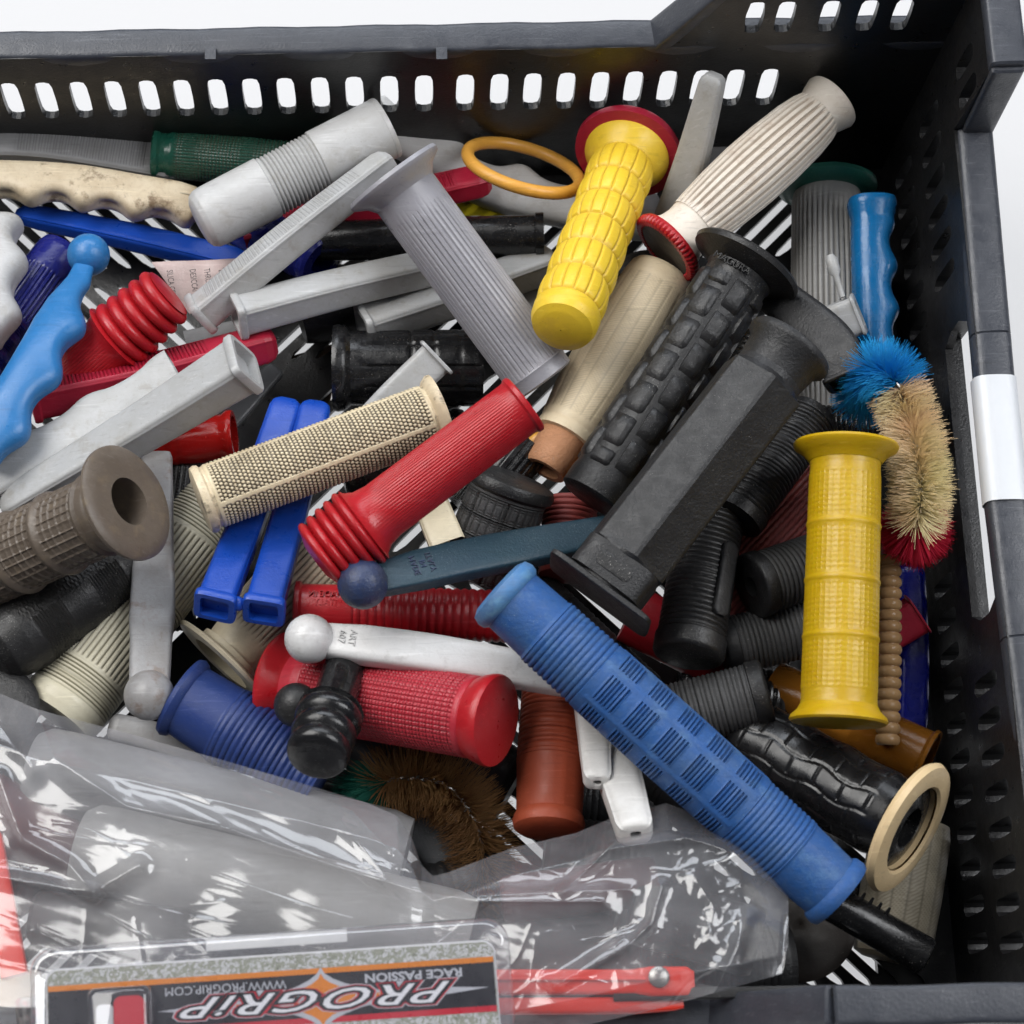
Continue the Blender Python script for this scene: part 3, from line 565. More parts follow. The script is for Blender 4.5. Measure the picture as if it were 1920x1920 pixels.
p = [W(820, 372, 16), W(1040, 380, 16), W(1050, 410, 16), W(820, 405, 16)]; V, F = quadbox([tuple(q) for q in p], (0, 0, 1.0)); tag(build('film_strip', V, F, 'yellow_film'), 'clear yellow plastic strip behind the glossy black tube grip', 'plastic strip')
o = grip('glossy black smooth tube grip pointing right behind the lilac grey grip', [(600, 452, 36), (1022, 440, 42)], 38)
o.p('sleeve', 'black_gloss', [(0, 1), (0.955, 1), (0.96, 1.1), (0.995, 1.1)], M=48, ds=3, caps=('flat', HOLE(0.7, 25)))
o = grip('navy black grip with open end, behind the V of grey lever covers', [(603, 497, 34), (560, 470, 30), (420, 400, 22)], 48)
o.p('sleeve', 'navy_gloss', [(0, 1), (0.02, 1.1), (0.06, 1.08), (0.09, 1), (1, 1)], M=48, caps=(HOLE(0.55, 20), 'flat'))
o = grip('yellow corn-patterned grip with red flange standing out of the pile', [(1172, 300, 52), (1052, 618, 94)], 64)
def corn(S, PH, L):
    y = PH / (2 * math.pi) * 16; lane = np.floor(y); x = (S / L - 0.04) / 0.86 * 6.0 + 0.5 * (lane % 2) * 0.0; w = win(S, L, 0.04, 0.905, 0.8)
    bl = np.abs(np.sin(math.pi * (x % 1))) ** 0.6; g = np.maximum(cell(y, 0.22), cell(x, 0.13)); return ((bl - 0.6) * 1.5 - 0.7 * g) * w, g * w
o.p('sleeve', 'yellow', [(0.03, 0.92), (0.04, 0.97), (0.88, 0.97), (0.90, 0.95), (0.915, 0.985), (0.955, 0.97), (0.985, 0.88), (1.0, 0.6), (1.004, 0.02)], M=192, ds=0.7, disp=corn, caps=(None, None))
o.p('flange', 'yellow', [(-0.045, 1.1), (-0.045, 1.32), (-0.02, 1.30), (0.02, 1.0), (0.04, 0.9)], M=64)
o.p('flange_ring', 'red_crimson', [(-0.08, 1.3), (-0.08, 1.58), (-0.06, 1.66), (-0.035, 1.63), (-0.03, 1.28), (-0.05, 1.25)], M=64)
sleeve('slim pale grey lever cover standing upright against the rear wall slots', [(1262, 420, 30), (1298, 300, 58), (1340, 140, 92)], 70, 'grey_sleeve', 0.8, roll=0.3, flange=None, taper=0.62)
o = sleeve('grey lever cover lying flat behind the red flanged yellow grip', [(1120, 285, 16), (1420, 288, 16)], 80, 'grey_mid', 0.6, flange=None, taper=1.0)
o = grip('ivory barrel grip with flutes and red toothed ring, rear right', [(1560, 190, 70), (1243, 472, 66)], 62)
bar_prof = [(0.09, 0.83), (0.12, 0.90), (0.2, 0.985), (0.35, 1.05), (0.5, 1.06), (0.65, 1.01), (0.78, 0.92), (0.82, 0.88)]
o.p('sleeve', 'ivory_rib', bar_prof, M=216, ds=4, disp=flutes_(0.10, 0.80, 27, 1.15, 0.55), caps=(None, None))
o.p('end_cap', 'ivory_rib', [(-0.012, 0.02), (-0.012, 0.7), (-0.006, 0.93), (0.01, 0.96), (0.05, 0.87), (0.075, 0.80), (0.1, 0.82)], M=64, caps=(None, None))
o.p('neck', 'ivory_rib', [(0.81, 0.86), (0.86, 0.82), (0.9, 0.86), (0.95, 1.02)], M=64, caps=(None, None))
o.p('toothed_ring', 'red_bright', [(0.945, 0.98), (0.95, 1.18), (0.965, 1.24), (0.985, 1.24), (0.995, 1.15)], M=144, disp=flutes_(0.975, 1.1, 48, 0.9, 0.5), caps=(None, HOLE(0.86, 4)))
o.p('inner_lining', 'brown_dark', [(0.986, 0.97), (0.99, 0.98)], M=48, caps=('flat', 'flat'))
o = grip('beige barrel grip with herringbone panels and orange rubber plug', [(1243, 515, 50), (1058, 822, 50)], 70)
o.p('sleeve', 'beige', [(0.0, 0.86), (0.02, 0.93), (0.08, 0.98), (0.3, 1.05), (0.5, 1.06), (0.75, 1.0), (0.93, 0.87), (0.95, 0.84), (0.965, 0.86), (1.0, 0.85), (1.003, 0.6)], M=150, ds=0.42, disp=diag_(0.1, 0.91, 58, 18, 0.24, 0.5, 3.0), caps=('flat', 'flat'))
o.p('end_plug', 'plug_orange', [(0.98, 0.70), (1.09, 0.66), (1.17, 0.62), (1.19, 0.56)], M=48, caps=(None, HOLE(0.7, 6)))
o = lever('dark grey rubber lump lying on the floor left of the corn-patterned grip', [(930, 590, 22), (990, 575, 24), (1060, 560, 20)], 70, 'grey_dirty', 0.8)

# ---- black grip with raised pads
o = grip('black grip with raised rectangular pads and a thin round flange', [(1398, 498, 84), (1110, 938, 72)], 74)
o.sleeve = o.p('sleeve', 'black_rubber', [(0.0, 0.9), (0.05, 0.9), (0.06, 0.86), (0.9, 0.86), (0.93, 0.9), (0.99, 0.9), (1.0, 0.8)], M=64, ds=4)
o.p('flange', 'black_rubber', [(-0.02, 1.2), (-0.018, 1.44), (-0.008, 1.5), (0.008, 1.47), (0.02, 1.2), (0.04, 0.92)], M=72)
def pad(o, f0, f1, p0, p1, k0, k1, mat):
    na, nb = 6, 6; V = []; F = []
    for j in range(nb + 1):
        for i in range(na + 1):
            a, b_ = i / na, j / nb; ed = min(a, 1 - a) * na; eb = min(b_, 1 - b_) * nb
            aa, bb = a, b_
            if ed == 0 and eb == 0: aa = 0.06 if a == 0 else 0.94; bb = 0.06 if b_ == 0 else 0.94
            k = k0 if (ed == 0 or eb == 0) else (k1 - 0.015 if (ed == 1 or eb == 1) else k1)
            if ed == 1: aa = 0.05 if a < 0.5 else 0.95
            if eb == 1: bb = 0.05 if b_ < 0.5 else 0.95
            P, T, U, N = o.ax.frame((f0 + (f1 - f0) * aa) * o.L); ph = p0 + (p1 - p0) * bb
            V.append(P + (U * math.cos(ph) + N * math.sin(ph)) * k * o.R)
    for j in range(nb):
        for i in range(na): q = j * (na + 1) + i; F.append([q, q + 1, q + na + 2, q + na + 1])
    build('pad', V, F, mat, o.sleeve, sharp=70)
for lane in range(8):
    ph0 = lane * 2 * math.pi / 8 + 0.1
    n = 6; sh = 0.5 * (lane % 2)
    for k in range(n + 1):
        a = 0.092 + (k - sh) * 0.136; bq = a + 0.118; a = max(a, 0.092); bq = min(bq, 0.90)
        if bq - a > 0.04: pad(o, a, bq, ph0, ph0 + 0.66, 0.85, 0.955, 'black_rubber')
P, T, U, N = o.ax.frame(0.058 * o.L)
text_mesh(o.sleeve, 'lettering', 'MAGURA', P + (N * 0.90 + U * 0.22) * o.R, -U + N * 0.12, T * -1, 3.9, 'black_matt', 0.5)
# ---- big hexagonal grip
o = grip('large matt black hexagonal grip with square end plate, on top of the pile', [(1478, 655, 112), (1112, 1128, 104)], 86)
def hexf(S, PH, L):
    a = (PH + 0.30) % (math.pi / 3) - math.pi / 6; h = 0.885 / np.cos(a); h = np.minimum(h, 1.0); w = win(S, L, 0.13, 0.845, 1.6); return (h - 1) * 18.5 * w, 0 * h
o.p('sleeve', 'black_matt', [(0.09, 0.78), (0.12, 0.82), (0.14, 1.0), (0.84, 1.0), (0.86, 0.86), (0.88, 0.84), (0.96, 0.84)], M=144, ds=1.6, disp=hexf, caps=(None, None), sharp=24)
o.p('flange', 'black_matt', [(-0.02, 0.8), (-0.018, 0.98), (-0.005, 1.02), (0.01, 1.0), (0.03, 0.86), (0.09, 0.80), (0.11, 0.78)], M=64)
o.p('end_plate', 'black_matt', [(0.958, 1.26), (0.961, 1.30), (0.974, 1.30), (0.977, 1.26)], M=64, n=9, ry=0.66)
o.p('collar', 'black_matt', [(0.85, 0.90), (0.95, 0.90)], M=48, n=5, caps=('flat', 'flat'))
P, T, U, N = o.ax.frame(0.90 * o.L)
q = o.ax; px = Axis([Vector(P + (N * 0.90) * o.R - U * 7), Vector(P + (N * 0.90) * o.R + U * 7)], up=tuple(N)); V, F, G = sweep(px, [(0, 1.8, .3), (1.2, 3.0, .35), (px.L - 1.2, 3.0, .35), (px.L, 1.8, .3)], 24, None, None, 2.0); build('oval_badge', V, F, 'black_rubber', o.root, groove=G)
# black lever cover with square mouth behind it
sleeve('black lever cover with an open square mouth beside the hexagonal grip flange', [(1592, 712, 84), (1560, 640, 82), (1440, 545, 66)], 80, 'black_matt', 0.8, roll=0.4, flange=1.12, taper=0.95, hole=0.8)
o = sleeve('short pale grey lever cover end with moulding sprue, right of the black flange', [(1612, 588, 62), (1500, 632, 52), (1420, 670, 44)], 70, 'grey_sleeve', 0.75, roll=0.45, taper=1.0, flange=1.12)
P = o.ax.frame(0)[0]; a = Axis([Vector(P) + Vector((-7, 6, 3)), Vector(P) + Vector((-11, 22, 6))]); V, F, G = sweep(a, [(0, 1.2, 1.2), (9, 1.3, 1.3), (11, 2.4, 2.4), (16, 2.4, 2.4), (18, 1.4, 1.4)], 16); build('sprue', V, F, 'grey_sleeve', o.root, groove=G)
# ---- right side column
o = grip('grey fluted grip with green flange lying along the right wall', [(1550, 352, 26), (1558, 800, 24)], 70)
o.p('sleeve', 'grey_ribbed', [(0.03, 0.9), (0.07, 0.95), (0.4, 1.0), (0.7, 1.0), (1, 0.92)], M=240, ds=8, disp=flutes_(0.08, 0.98, 40, 0.7, 0.5), caps=(None, 'flat'))
o.p('flange', 'green_flange', [(-0.02, 1.2), (-0.018, 1.34), (0.0, 1.36), (0.012, 1.3), (0.03, 0.95)], M=64)
o = Obj('lever', 'glossy mid blue lever grip with finger waves beside the right wall', 'lever', [(1634, 372, 50), (1640, 520, 46), (1648, 790, 36)], 44)
o.p('handle', 'blue_mid', [(0, 0.85), (0.008, 1.0), (0.03, 1.04), (0.06, 0.98), (0.1, 0.9), (0.2, 0.95), (0.95, 1.0), (1, 0.8)], M=48, ds=1.5, disp=fingers_(4.5, 3.4, 0.12, 1.0, math.pi), n=2.6, ry=0.95)
o = grip('glossy black ringed grip lying crosswise under the yellow double-flanged grip', [(1520, 800, 42), (1690, 805, 42)], 42)
o.p('sleeve', 'black_gloss', [(0, 1), (1, 1)], M=48, ds=0.35, disp=bumps_(0.05, 0.95, 16, 0.8))
o = grip('black finely ringed grip hidden under the right side of the hexagonal grip', [(1528, 775, 64), (1380, 972, 68)], 50)
o.p('sleeve', 'black_rubber', [(0, 0.95), (0.05, 1), (0.9, 1), (0.92, 1.08), (1, 1.05)], M=48, ds=0.35, disp=bumps_(0.06, 0.9, 26, 0.8))
o = grip('yellow translucent grip with a flange at each end, upright on the right', [(1586, 838, 104), (1572, 1352, 94)], 70)
def yel(S, PH, L):
    x = (S / L - 0.09) / 0.82; w = win(S, L, 0.1, 0.93, 0.6); g = 0; d = 0
    f = x * 4.0; bnd = np.exp(-(((f + 0.5) % 1.0 - 0.5) / 0.055) ** 2) * (x > 0.1) * (x < 0.95); inb = sst(0.07, 0.09, np.abs((f + 0.5) % 1 - 0.5))
    gg = np.maximum(cell(f * 11, 0.35), cell(PH / (2 * math.pi) * 40, 0.35)) * inb; return (0.16 * gg + 0.55 * bnd) * w, gg * w
o.p('sleeve', 'yellow_clear', [(0.05, 0.96), (0.08, 0.94), (0.1, 0.95), (0.93, 1.0), (0.95, 1.02)], M=200, ds=0.5, disp=yel, caps=(None, None))
o.p('flange', 'yellow_clear', [(-0.012, 1.2), (-0.010, 1.38), (0.0, 1.42), (0.012, 1.38), (0.03, 1.15), (0.06, 0.97)], M=72, caps=('flat', None))
o.p('flange', 'yellow_clear', [(0.94, 1.0), (0.965, 1.1), (0.985, 1.26), (1.0, 1.30), (1.008, 1.24), (1.01, 1.0)], M=72, caps=(None, 'flat'))
o = grip('dull red diagonally ribbed grip behind the yellow double-flanged grip', [(1540, 865, 44), (1352, 1170, 42)], 72)
o.p('sleeve', 'red_dull', [(0, 0.9), (0.1, 1), (0.9, 1), (1, 0.9)], M=160, ds=1.0, disp=flutes_(0.02, 0.98, 40, 0.55, 0.5, 7.0))
RB = 'short black ringed pedal-style grips on the right'
def ringed(label, a, b_, r, mat='black_rubber', n=20, endk=1.05, hole=None, a0=0.0, a1=0.86):
    o = grip(label, [a, b_], r, RB)
    o.p('sleeve', mat, [(a0, 1), (a1, 1)], M=48, ds=0.32, disp=bumps_(a0 + 0.01, a1 - 0.01, n, 0.75), caps=('flat', None))
    o.p('end_cap', 'black_rubber', [(a1, 0.98), (a1 + 0.01, endk), (0.97, endk), (0.99, endk * 0.96), (1.0, endk * 0.88)], M=56, caps=(None, HOLE(hole, 8) if hole else 'flat')); return o
o = ringed('black ringed grip with smooth oval plate, below the hexagonal grip', (1332, 975, 62), (1290, 1232, 70), 64, n=22)
P, T, U, N = o.ax.frame(0.5 * o.L); a = Axis([Vector(P + N * 0.8 * o.R + U * -0.62 * o.R - T * o.L * 0.27), Vector(P + N * 0.8 * o.R + U * -0.62 * o.R + T * o.L * 0.25)], up=tuple(N - U * 0.6)); V, F, G = sweep(a, [(0, 2.0, 1.5), (1.5, 3.6, 2.0), (a.L - 1.5, 3.6, 2.0), (a.L, 2.0, 1.5)], 24, None, None, 4.0); build('oval_plate', V, F, 'black_matt', o.root, groove=G)
ringed('black ringed grip with deep end hole, facing left of the yellow grip', (1570, 1045, 60), (1408, 1100, 70), 60, 'charcoal_rib', 16, hole=0.34)
ringed('charcoal ringed grip lying flat, lower left of the yellow grip', (1560, 1165, 56), (1352, 1215, 54), 56, 'charcoal_rib', 20)
ringed('charcoal ringed grip under the long blue grip, end facing right', (1215, 1355, 58), (1440, 1298, 66), 62, 'charcoal_rib', 22, hole=0.3)
o = Obj('beaded_tube', 'amber beaded flexible tube hanging down beside the yellow grip', 'tube', [(1668, 1040, 66), (1668, 1220, 60), (1664, 1398, 54)], 23)
o.p('tube', 'amber_bead', beads(0, 1, 17, 0.98, 1.02, 0.22), M=32, ds=None)
o = lever('deep blue lever with rounded end standing along the right wall', [(1706, 1060, 34), (1712, 1240, 32), (1708, 1388, 26)], 58, 'blue_deep', 0.8)
sleeve('dark red lever cover end poking out beside the amber beaded tube', [(1722, 1150, 46), (1660, 1190, 42), (1600, 1220, 38)], 70, 'red_crimson', 0.8, roll=0.4, flange=1.1)
o = grip('amber see-through tube grip lying under the beaded tube', [(1742, 1425, 44), (1590, 1355, 36), (1450, 1290, 26)], 52)
o.p('sleeve', 'amber', [(0, 1.1), (0.02, 1.12), (0.04, 1.0), (1, 1)], M=48, caps=(HOLE(0.85, 30), 'flat'))
o = grip('glossy black wavy grip with wide cream ring at its mouth', [(1672, 1535, 78), (1395, 1385, 52)], 84)
def wav(S, PH, L):
    y = PH / (2 * math.pi) * 12; x = S / L * 6 + 0.5 * (np.floor(y) % 2); w = win(S, L, 0.06, 0.98, 0.8); bl = np.sin(2 * math.pi * S / L * 3.2); g = np.maximum(cell(y + 0.12 * np.sin(2 * math.pi * S / L * 3), 0.2), cell(x, 0.10)); return (0.28 * bl - 0.40 * g) * w, g * w
o.p('sleeve', 'black_vinyl', [(-0.02, 0.9), (0.05, 0.95), (0.9, 1.0), (1, 0.9)], M=192, ds=0.6, disp=wav, caps=(None, 'flat'))
nb = o.p('mouth', 'black_gloss', [(-0.115, 0.55), (-0.09, 0.98), (-0.075, 1.02), (-0.02, 0.92)], M=64, caps=(HOLE(0.86, 14), None))
o.p('flange_ring', 'cream_ring', [(-0.13, 1.0), (-0.145, 1.06), (-0.15, 1.26), (-0.135, 1.5), (-0.105, 1.56), (-0.08, 1.5), (-0.07, 1.0), (-0.12, 0.98)], M=96, caps=(None, None))
o = grip('beige herringbone grip wedged in the lower right corner', [(1712, 1540, 30), (1668, 1800, 26)], 76)
o.p('sleeve', 'beige_dark', [(0, 0.9), (0.1, 0.97), (0.5, 1), (0.88, 0.97), (0.97, 0.9), (1.0, 0.7)], M=132, ds=0.5, disp=diag_(0.03, 0.8, 60, 16, 0.3, 0.5, 3.0))
o = grip('glossy black tube with small teeth below the long blue grip', [(1530, 1675, 58), (1738, 1795, 56)], 37)
o.p('tube', 'black_gloss', [(0, 0.95), (0.97, 1), (0.99, 0.96), (1, 0.85)], M=48, caps=('flat', HOLE(0.75, 15)))
for i in range(7):
    P, T, U, N = o.ax.frame((0.1 + 0.075 * i) * o.L); a = Axis([Vector(P + (N * 0.55 - U * 0.80) * o.R), Vector(P + (N * 0.72 - U * 1.12) * o.R)]); V, F, G = sweep(a, [(0, .8, .8), (a.L, .5, .5)], 10); build('tooth', V, F, 'black_gloss', o.root, groove=G)
# ---- long blue grip
o = grip('long chalky blue grip with ribbed ends and slotted panels, lower right', [(940, 1108, 118), (1576, 1680, 100)], 72)
def blu(S, PH, L):
    f = S / L; d1, g1 = bumps_(0.138, 0.278, 10, 0.75)(S, PH, L); d2, g2 = bumps_(0.725, 0.855, 10, 0.75)(S, PH, L)
    x = (f - 0.292) / 0.425 * 5; yy = PH / (2 * math.pi) * 6 + 0.30; inx = win(S, L, 0.292, 0.717, 0.3); cx_ = x % 1; cyy = yy % 1
    box = (1 - sst(0.33, 0.35, np.abs(cx_ - 0.5))) * (1 - sst(0.36, 0.385, np.abs(cyy - 0.5))); bars = cell((cx_ - 0.165) / 0.67 * 6 + 0.5, 0.55); g3 = box * bars * inx
    strip = np.exp(-((np.abs(cyy - 0.5) - 0.5) / 0.07) ** 2) * inx
    sm = np.exp(-((np.angle(np.exp(1j * (PH - 1.9)))) / 0.03) ** 2) * 0.5
    return d1 + d2 - 0.8 * g3 + 0.25 * box * inx * (1 - bars) + 0.3 * strip + 0.25 * sm, np.maximum(np.maximum(g1, g2), g3)
o.p('sleeve', 'blue_chalk', [(0.03, 0.92), (0.13, 0.95), (0.137, 1.0), (0.5, 1.03), (0.855, 1.0), (0.862, 0.96), (0.975, 0.9)], M=200, ds=0.36, disp=blu, caps=(None, None))
o.p('end_cap', 'blue_chalk_rim', [(-0.012, 0.02), (-0.012, 0.8), (-0.004, 1.0), (0.012, 1.06), (0.026, 1.03), (0.034, 0.93)], M=64, caps=(None, None))
o.p('open_rim', 'blue_chalk', [(0.965, 0.92), (0.972, 1.0), (0.99, 1.03), (1.0, 0.98)], M=64, caps=(None, HOLE(0.8, 30)))

# ---- centre
BL = 'honeycomb'
o = grip('tan honeycomb-dotted grip with worn rims across the middle', [(378, 938, 90), (828, 772, 86)], 62)
def dot2(S, PH, L):
    d, g = dots_(0.06, 0.935, 54, 50, 0.5)(S, PH, L); st = 1 - sst(0.06, 0.085, np.abs(np.angle(np.exp(1j * 4 * (PH - 0.9))) / 4)); return d * (1 - st), g * (1 - st)
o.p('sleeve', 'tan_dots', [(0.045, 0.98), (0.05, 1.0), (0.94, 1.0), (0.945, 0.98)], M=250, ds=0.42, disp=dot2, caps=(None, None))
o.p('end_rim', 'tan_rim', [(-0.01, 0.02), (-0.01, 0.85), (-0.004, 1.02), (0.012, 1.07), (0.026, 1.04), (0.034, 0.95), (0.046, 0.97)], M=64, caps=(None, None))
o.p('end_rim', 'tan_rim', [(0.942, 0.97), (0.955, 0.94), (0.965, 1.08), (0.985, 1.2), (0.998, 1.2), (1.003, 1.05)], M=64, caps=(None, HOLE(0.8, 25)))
def bellgrip(label, pts, r, f_neck, nb, mat, kb=1.35, hole=True, flut=60):
    o = grip(label, pts, r)
    o.p('sleeve', mat, [(0.02, 0.98), (0.03, 0.96), (f_neck - 0.08, 0.98), (f_neck - 0.03, 1.06), (f_neck, 1.22), (f_neck + 0.01, kb - 0.05), (f_neck + 0.02, kb - 0.2)], M=flut * 6, ds=6, disp=flutes_(0.04, f_neck - 0.08, flut, 0.22, 0.4), caps=(None, None))
    o.p('bellows', mat, beads(f_neck + 0.012, 0.985, nb, kb, kb - 0.16, 0.24) + [(0.99, 0.85), (1.0, 0.6), (1.003, 0.02)], M=64, caps=(None, None))
    if hole: o.p('open_rim', mat, [(-0.01, 0.98), (-0.004, 1.04), (0.012, 1.04), (0.022, 0.97)], M=64, caps=(HOLE(0.82, 35), None))
    return o
bellgrip('large red grip with bellows lying over the tan dotted grip', [(982, 758, 122), (592, 1052, 106)], 58, 0.76, 5, 'red_bright', 1.42)
o = bellgrip('small red grip with bellows beside the sky blue lever', [(120, 720, 50), (318, 548, 70)], 60, 0.50, 5, 'red_bright', 1.16, hole=False)
# teal and white ball levers
def flatlever(label, pts, w, mat, bmat, ballpx, h=0.5, n=5, kb=1.0):
    o = Obj('lever', label, 'lever', pts, w / 2, None, roll=0.25)
    o.arm = o.p('arm', mat, [(0.0, 0.8), (0.06, 0.86), (0.2, 0.98), (0.5, 1.0), (0.75, 0.96), (1.0, 0.9)], M=64, ds=2, n=n, ry=h, sharp=40)
    P = W(*ballpx[:3]); ball('ball_end', bmat, P, ballpx[3] * mpp(P), o.root); return o
o = flatlever('dark teal lever with scuffed ball end in the centre', [(690, 1092, 108), (880, 1048, 98), (1140, 1000, 76)], 78, 'teal', 'teal_ball', (680, 1095, 110, 48))
P, T, U, N = o.ax.frame(0.17 * o.L)
for i, (s, q) in enumerate((('MADE', -2.2), ('IN', 1.0), ('ITALY', 4.2))): text_mesh(o.arm, 'lettering', s, P + N * (o.R * 0.5 + 0.05) + T * (q + 3), U * 1.0, T * -1.0, 3.2, 'teal_ball', 0.25)
o = flatlever('white lever with round ball end below the red ringed grip', [(585, 1198, 88), (800, 1226, 90), (1060, 1272, 84)], 78, 'white_lever', 'white_lever', (580, 1198, 90, 47), h=0.62, n=3.6)
P, T, U, N = o.ax.frame(0.13 * o.L)
for s, q in (('ART', 3.2), ('607', -0.8)): text_mesh(o.arm, 'lettering', s, P + N * (o.R * 0.62 + 0.02) + T * q, U, T, 3.6, 'grey_pale', 0.3)
o = grip('red ringed grip lying between the teal and the white lever', [(553, 1142, 66), (1010, 1158, 66)], 50)
sl = o.p('sleeve', 'red_bright', [(0.03, 0.96), (0.22, 0.98), (1, 1)], M=48, ds=0.45, disp=bumps_(0.24, 0.98, 22, 0.8), caps=(None, 'flat'))
o.p('end_rim', 'red_bright', [(-0.004, 0.95), (0.002, 1.06), (0.02, 1.07), (0.028, 0.97), (0.035, 0.95)], M=56, caps=(HOLE(0.8, 20), None))
P, T, U, N = o.ax.frame(0.13 * o.L); text_mesh(sl, 'lettering', 'MADE IN\nITALY', P + (N * 0.93 - U * 0.2) * o.R, -T, -U, 3.4, 'red_bright', 0.6)
o = grip('red fine-checked grip with flat round end cap facing right', [(535, 1285, 56), (932, 1352, 98)], 78)
o.p('sleeve', 'red_mesh', [(0.05, 0.9), (0.12, 0.98), (0.9, 0.98), (0.91, 0.95)], M=240, ds=0.42, disp=grid_(0.16, 0.88, 46, 52, 0.42, 0.4, 0.4), caps=(None, None))
o.p('end_cap', 'red_bright', [(0.905, 0.95), (0.93, 1.02), (0.96, 1.08), (0.985, 1.1), (0.998, 1.07), (1.004, 0.9), (1.006, 0.02)], M=72, caps=(None, None))
o.p('flange', 'red_bright', [(-0.01, 1.2), (-0.006, 1.35), (0.005, 1.38), (0.02, 1.33), (0.05, 0.98), (0.07, 0.9)], M=72)
# black bellows grip
o = bellgrip('black glossy bellows end cap lying on the red checked grip', [(648, 1245, 82), (592, 1425, 112)], 42, 0.50, 3, 'black_gloss', 1.55, hole=False, flut=12)
lever('black lever ball end left of the black bellows', [(555, 1322, 82), (640, 1330, 76), (720, 1290, 60)], 52, 'black_rubber', 0.6, 'black_rubber', 1.6)
# twin blue lever covers
tw = sleeve('pair of royal blue lever covers joined by a sprue, under the dotted grip', [(402, 1140, 90), (470, 960, 66), (540, 755, 46)], 66, 'blue_royal', 0.85, roll=0.0, taper=0.9, flange=1.18)
sleeve(None, [(494, 1148, 90), (545, 960, 66), (594, 760, 46)], 66, 'blue_royal', 0.85, taper=0.9, flange=1.18, root_obj=tw)
P1 = W(446, 1132, 90); V, F = torus(P1, (0, 0, 1), 0.1, 2.6); ball('sprue', 'blue_royal', P1, 2.8, tw.root)
# left middle
lever('sky blue wavy lever with round ball end, left', [(166, 478, 60), (122, 590, 74), (70, 690, 84), (-30, 860, 88)], 102, 'blue_light', 0.6, 'blue_light', 0.82, fingers_(4.0, 5.0, 0.14, 1.1, math.pi), n=2.4, prof=[(0, 0.36), (0.06, 0.38), (0.14, 0.46), (0.28, 0.85), (0.4, 1.0), (0.9, 1.05), (1.0, 1.0)])
o = grip('dark navy blue fluted grip behind the sky blue lever', [(118, 468, 34), (-40, 690, 44)], 50)
o.p('sleeve', 'navy_gloss', [(0, 0.85), (0.05, 0.95), (0.2, 1.0), (1, 1)], M=160, ds=0.6, disp=add_(flutes_(0.24, 0.62, 34, 0.5, 0.5), rings_(0.64, 0.98, 20, 0.6, 0.5)))
lever('pale grey knobbly lever end cut off by the left edge', [(2, 415, 48), (0, 520, 56), (-22, 650, 58)], 104, 'grey_pale', 0.8, None, None, fingers_(2.6, 6, 0.0, 1.0, math.pi), n=2.2)
for i, (a, b_) in enumerate((((138, 605, 44), (40, 760, 42)), ((118, 640, 48), (62, 745, 48)))):
    lever(('taupe lever between the sky blue lever and the red bellows grip', 'thin taupe lever cover pressed against the small red bellows grip')[i], [a, b_], (46, 22)[i], 'taupe', 0.6)
sleeve('crimson ribbed lever cover with square end, pointing left', [(58, 748, 62), (280, 702, 56), (515, 640, 50)], 74, 'red_crimson', 0.9, roll=0.7, ribs=(0.06, 0.72, 42, 0.6), taper=0.9, flange=1.12)
o = sleeve('pale grey wavy lever cover, the upper of two lying side by side', [(338, 690, 80), (170, 790, 74), (-50, 915, 70)], 84, 'grey_sleeve', 0.5, roll=-0.15, taper=1.15, flange=None, disp=fingers_(2.4, 3.0, 0.05, 0.9, 0.0))
o = sleeve('pale grey lever cover with broken open end, the lower of two side by side', [(462, 680, 112), (270, 800, 92), (10, 955, 70)], 92, 'grey_sleeve', 0.9, roll=-0.4, taper=0.68, flange=1.1, hole=0.8)
o = grip('glossy clear red grip end under the pale grey lever covers', [(440, 818, 50), (240, 840, 46)], 46)
o.p('sleeve', 'red_clear', [(0, 1.06), (0.02, 1.1), (0.06, 1.08), (0.1, 0.95), (1, 0.95)], M=56, ds=2, disp=rings_(0.4, 0.9, 5, 0.4, 0.2), caps=(HOLE(0.8, 12), 'flat'))
o = grip('black mesh grip hidden left of the tan dotted grip', [(345, 880, 36), (330, 1000, 36)], 50); o.p('sleeve', 'black_rubber', [(0, 1), (1, 1)], M=120, ds=0.7, disp=grid_(0, 1, 20, 30, 0.5))
o = grip('brown grey rubber grip with open flanged mouth, left', [(238, 942, 118), (-70, 1085, 64)], 78)
o.p('sleeve', 'brown_rubber', [(0.07, 0.92), (0.10, 0.97), (1, 1.0)], M=180, ds=0.6, disp=lambda S, PH, L: (lambda f, w: ((-0.55 * (1 - np.maximum(cell(f * 6.5, .25), cell(PH / 6.2832 * 28, .25))) * sst(.1, .12, np.abs(((f) % 1) - .5) if False else np.abs((f + .5) % 1 - .5)) + 1.2 * np.exp(-(((f + .5) % 1 - .5) / .075) ** 2)) * w, np.maximum(cell(f * 6.5, .25), cell(PH / 6.2832 * 28, .25)) * w))((S / L - 0.14) * 4.0, win(S, L, .14, 1.0)), caps=(None, 'flat'))
o.p('flange', 'brown_rubber', [(-0.015, 1.05), (-0.012, 1.34), (0.0, 1.42), (0.014, 1.42), (0.028, 1.34), (0.06, 1.0), (0.08, 0.92)], M=80, caps=(HOLE(0.56, 38), None))
o = lever('dirty grey lever with ball end hanging straight down, left', [(294, 850, 60), (288, 1060, 62), (280, 1290, 68)], 86, 'grey_dirty', 0.45, 'grey_dirty', 1.08, n=4, ballf=1.03, prof=[(0, 0.62), (0.02, 0.7), (0.2, 0.78), (0.45, 0.88), (0.5, 0.92), (0.62, 0.98), (0.7, 1.0), (0.8, 0.9), (1, 0.86)], fingers=lambda S, PH, L: (-2.0 * np.exp(-((S / L - .62) / .10) ** 4) * (np.sin(PH) > 0) * np.abs(np.sin(PH)) + 0, 0 * S))
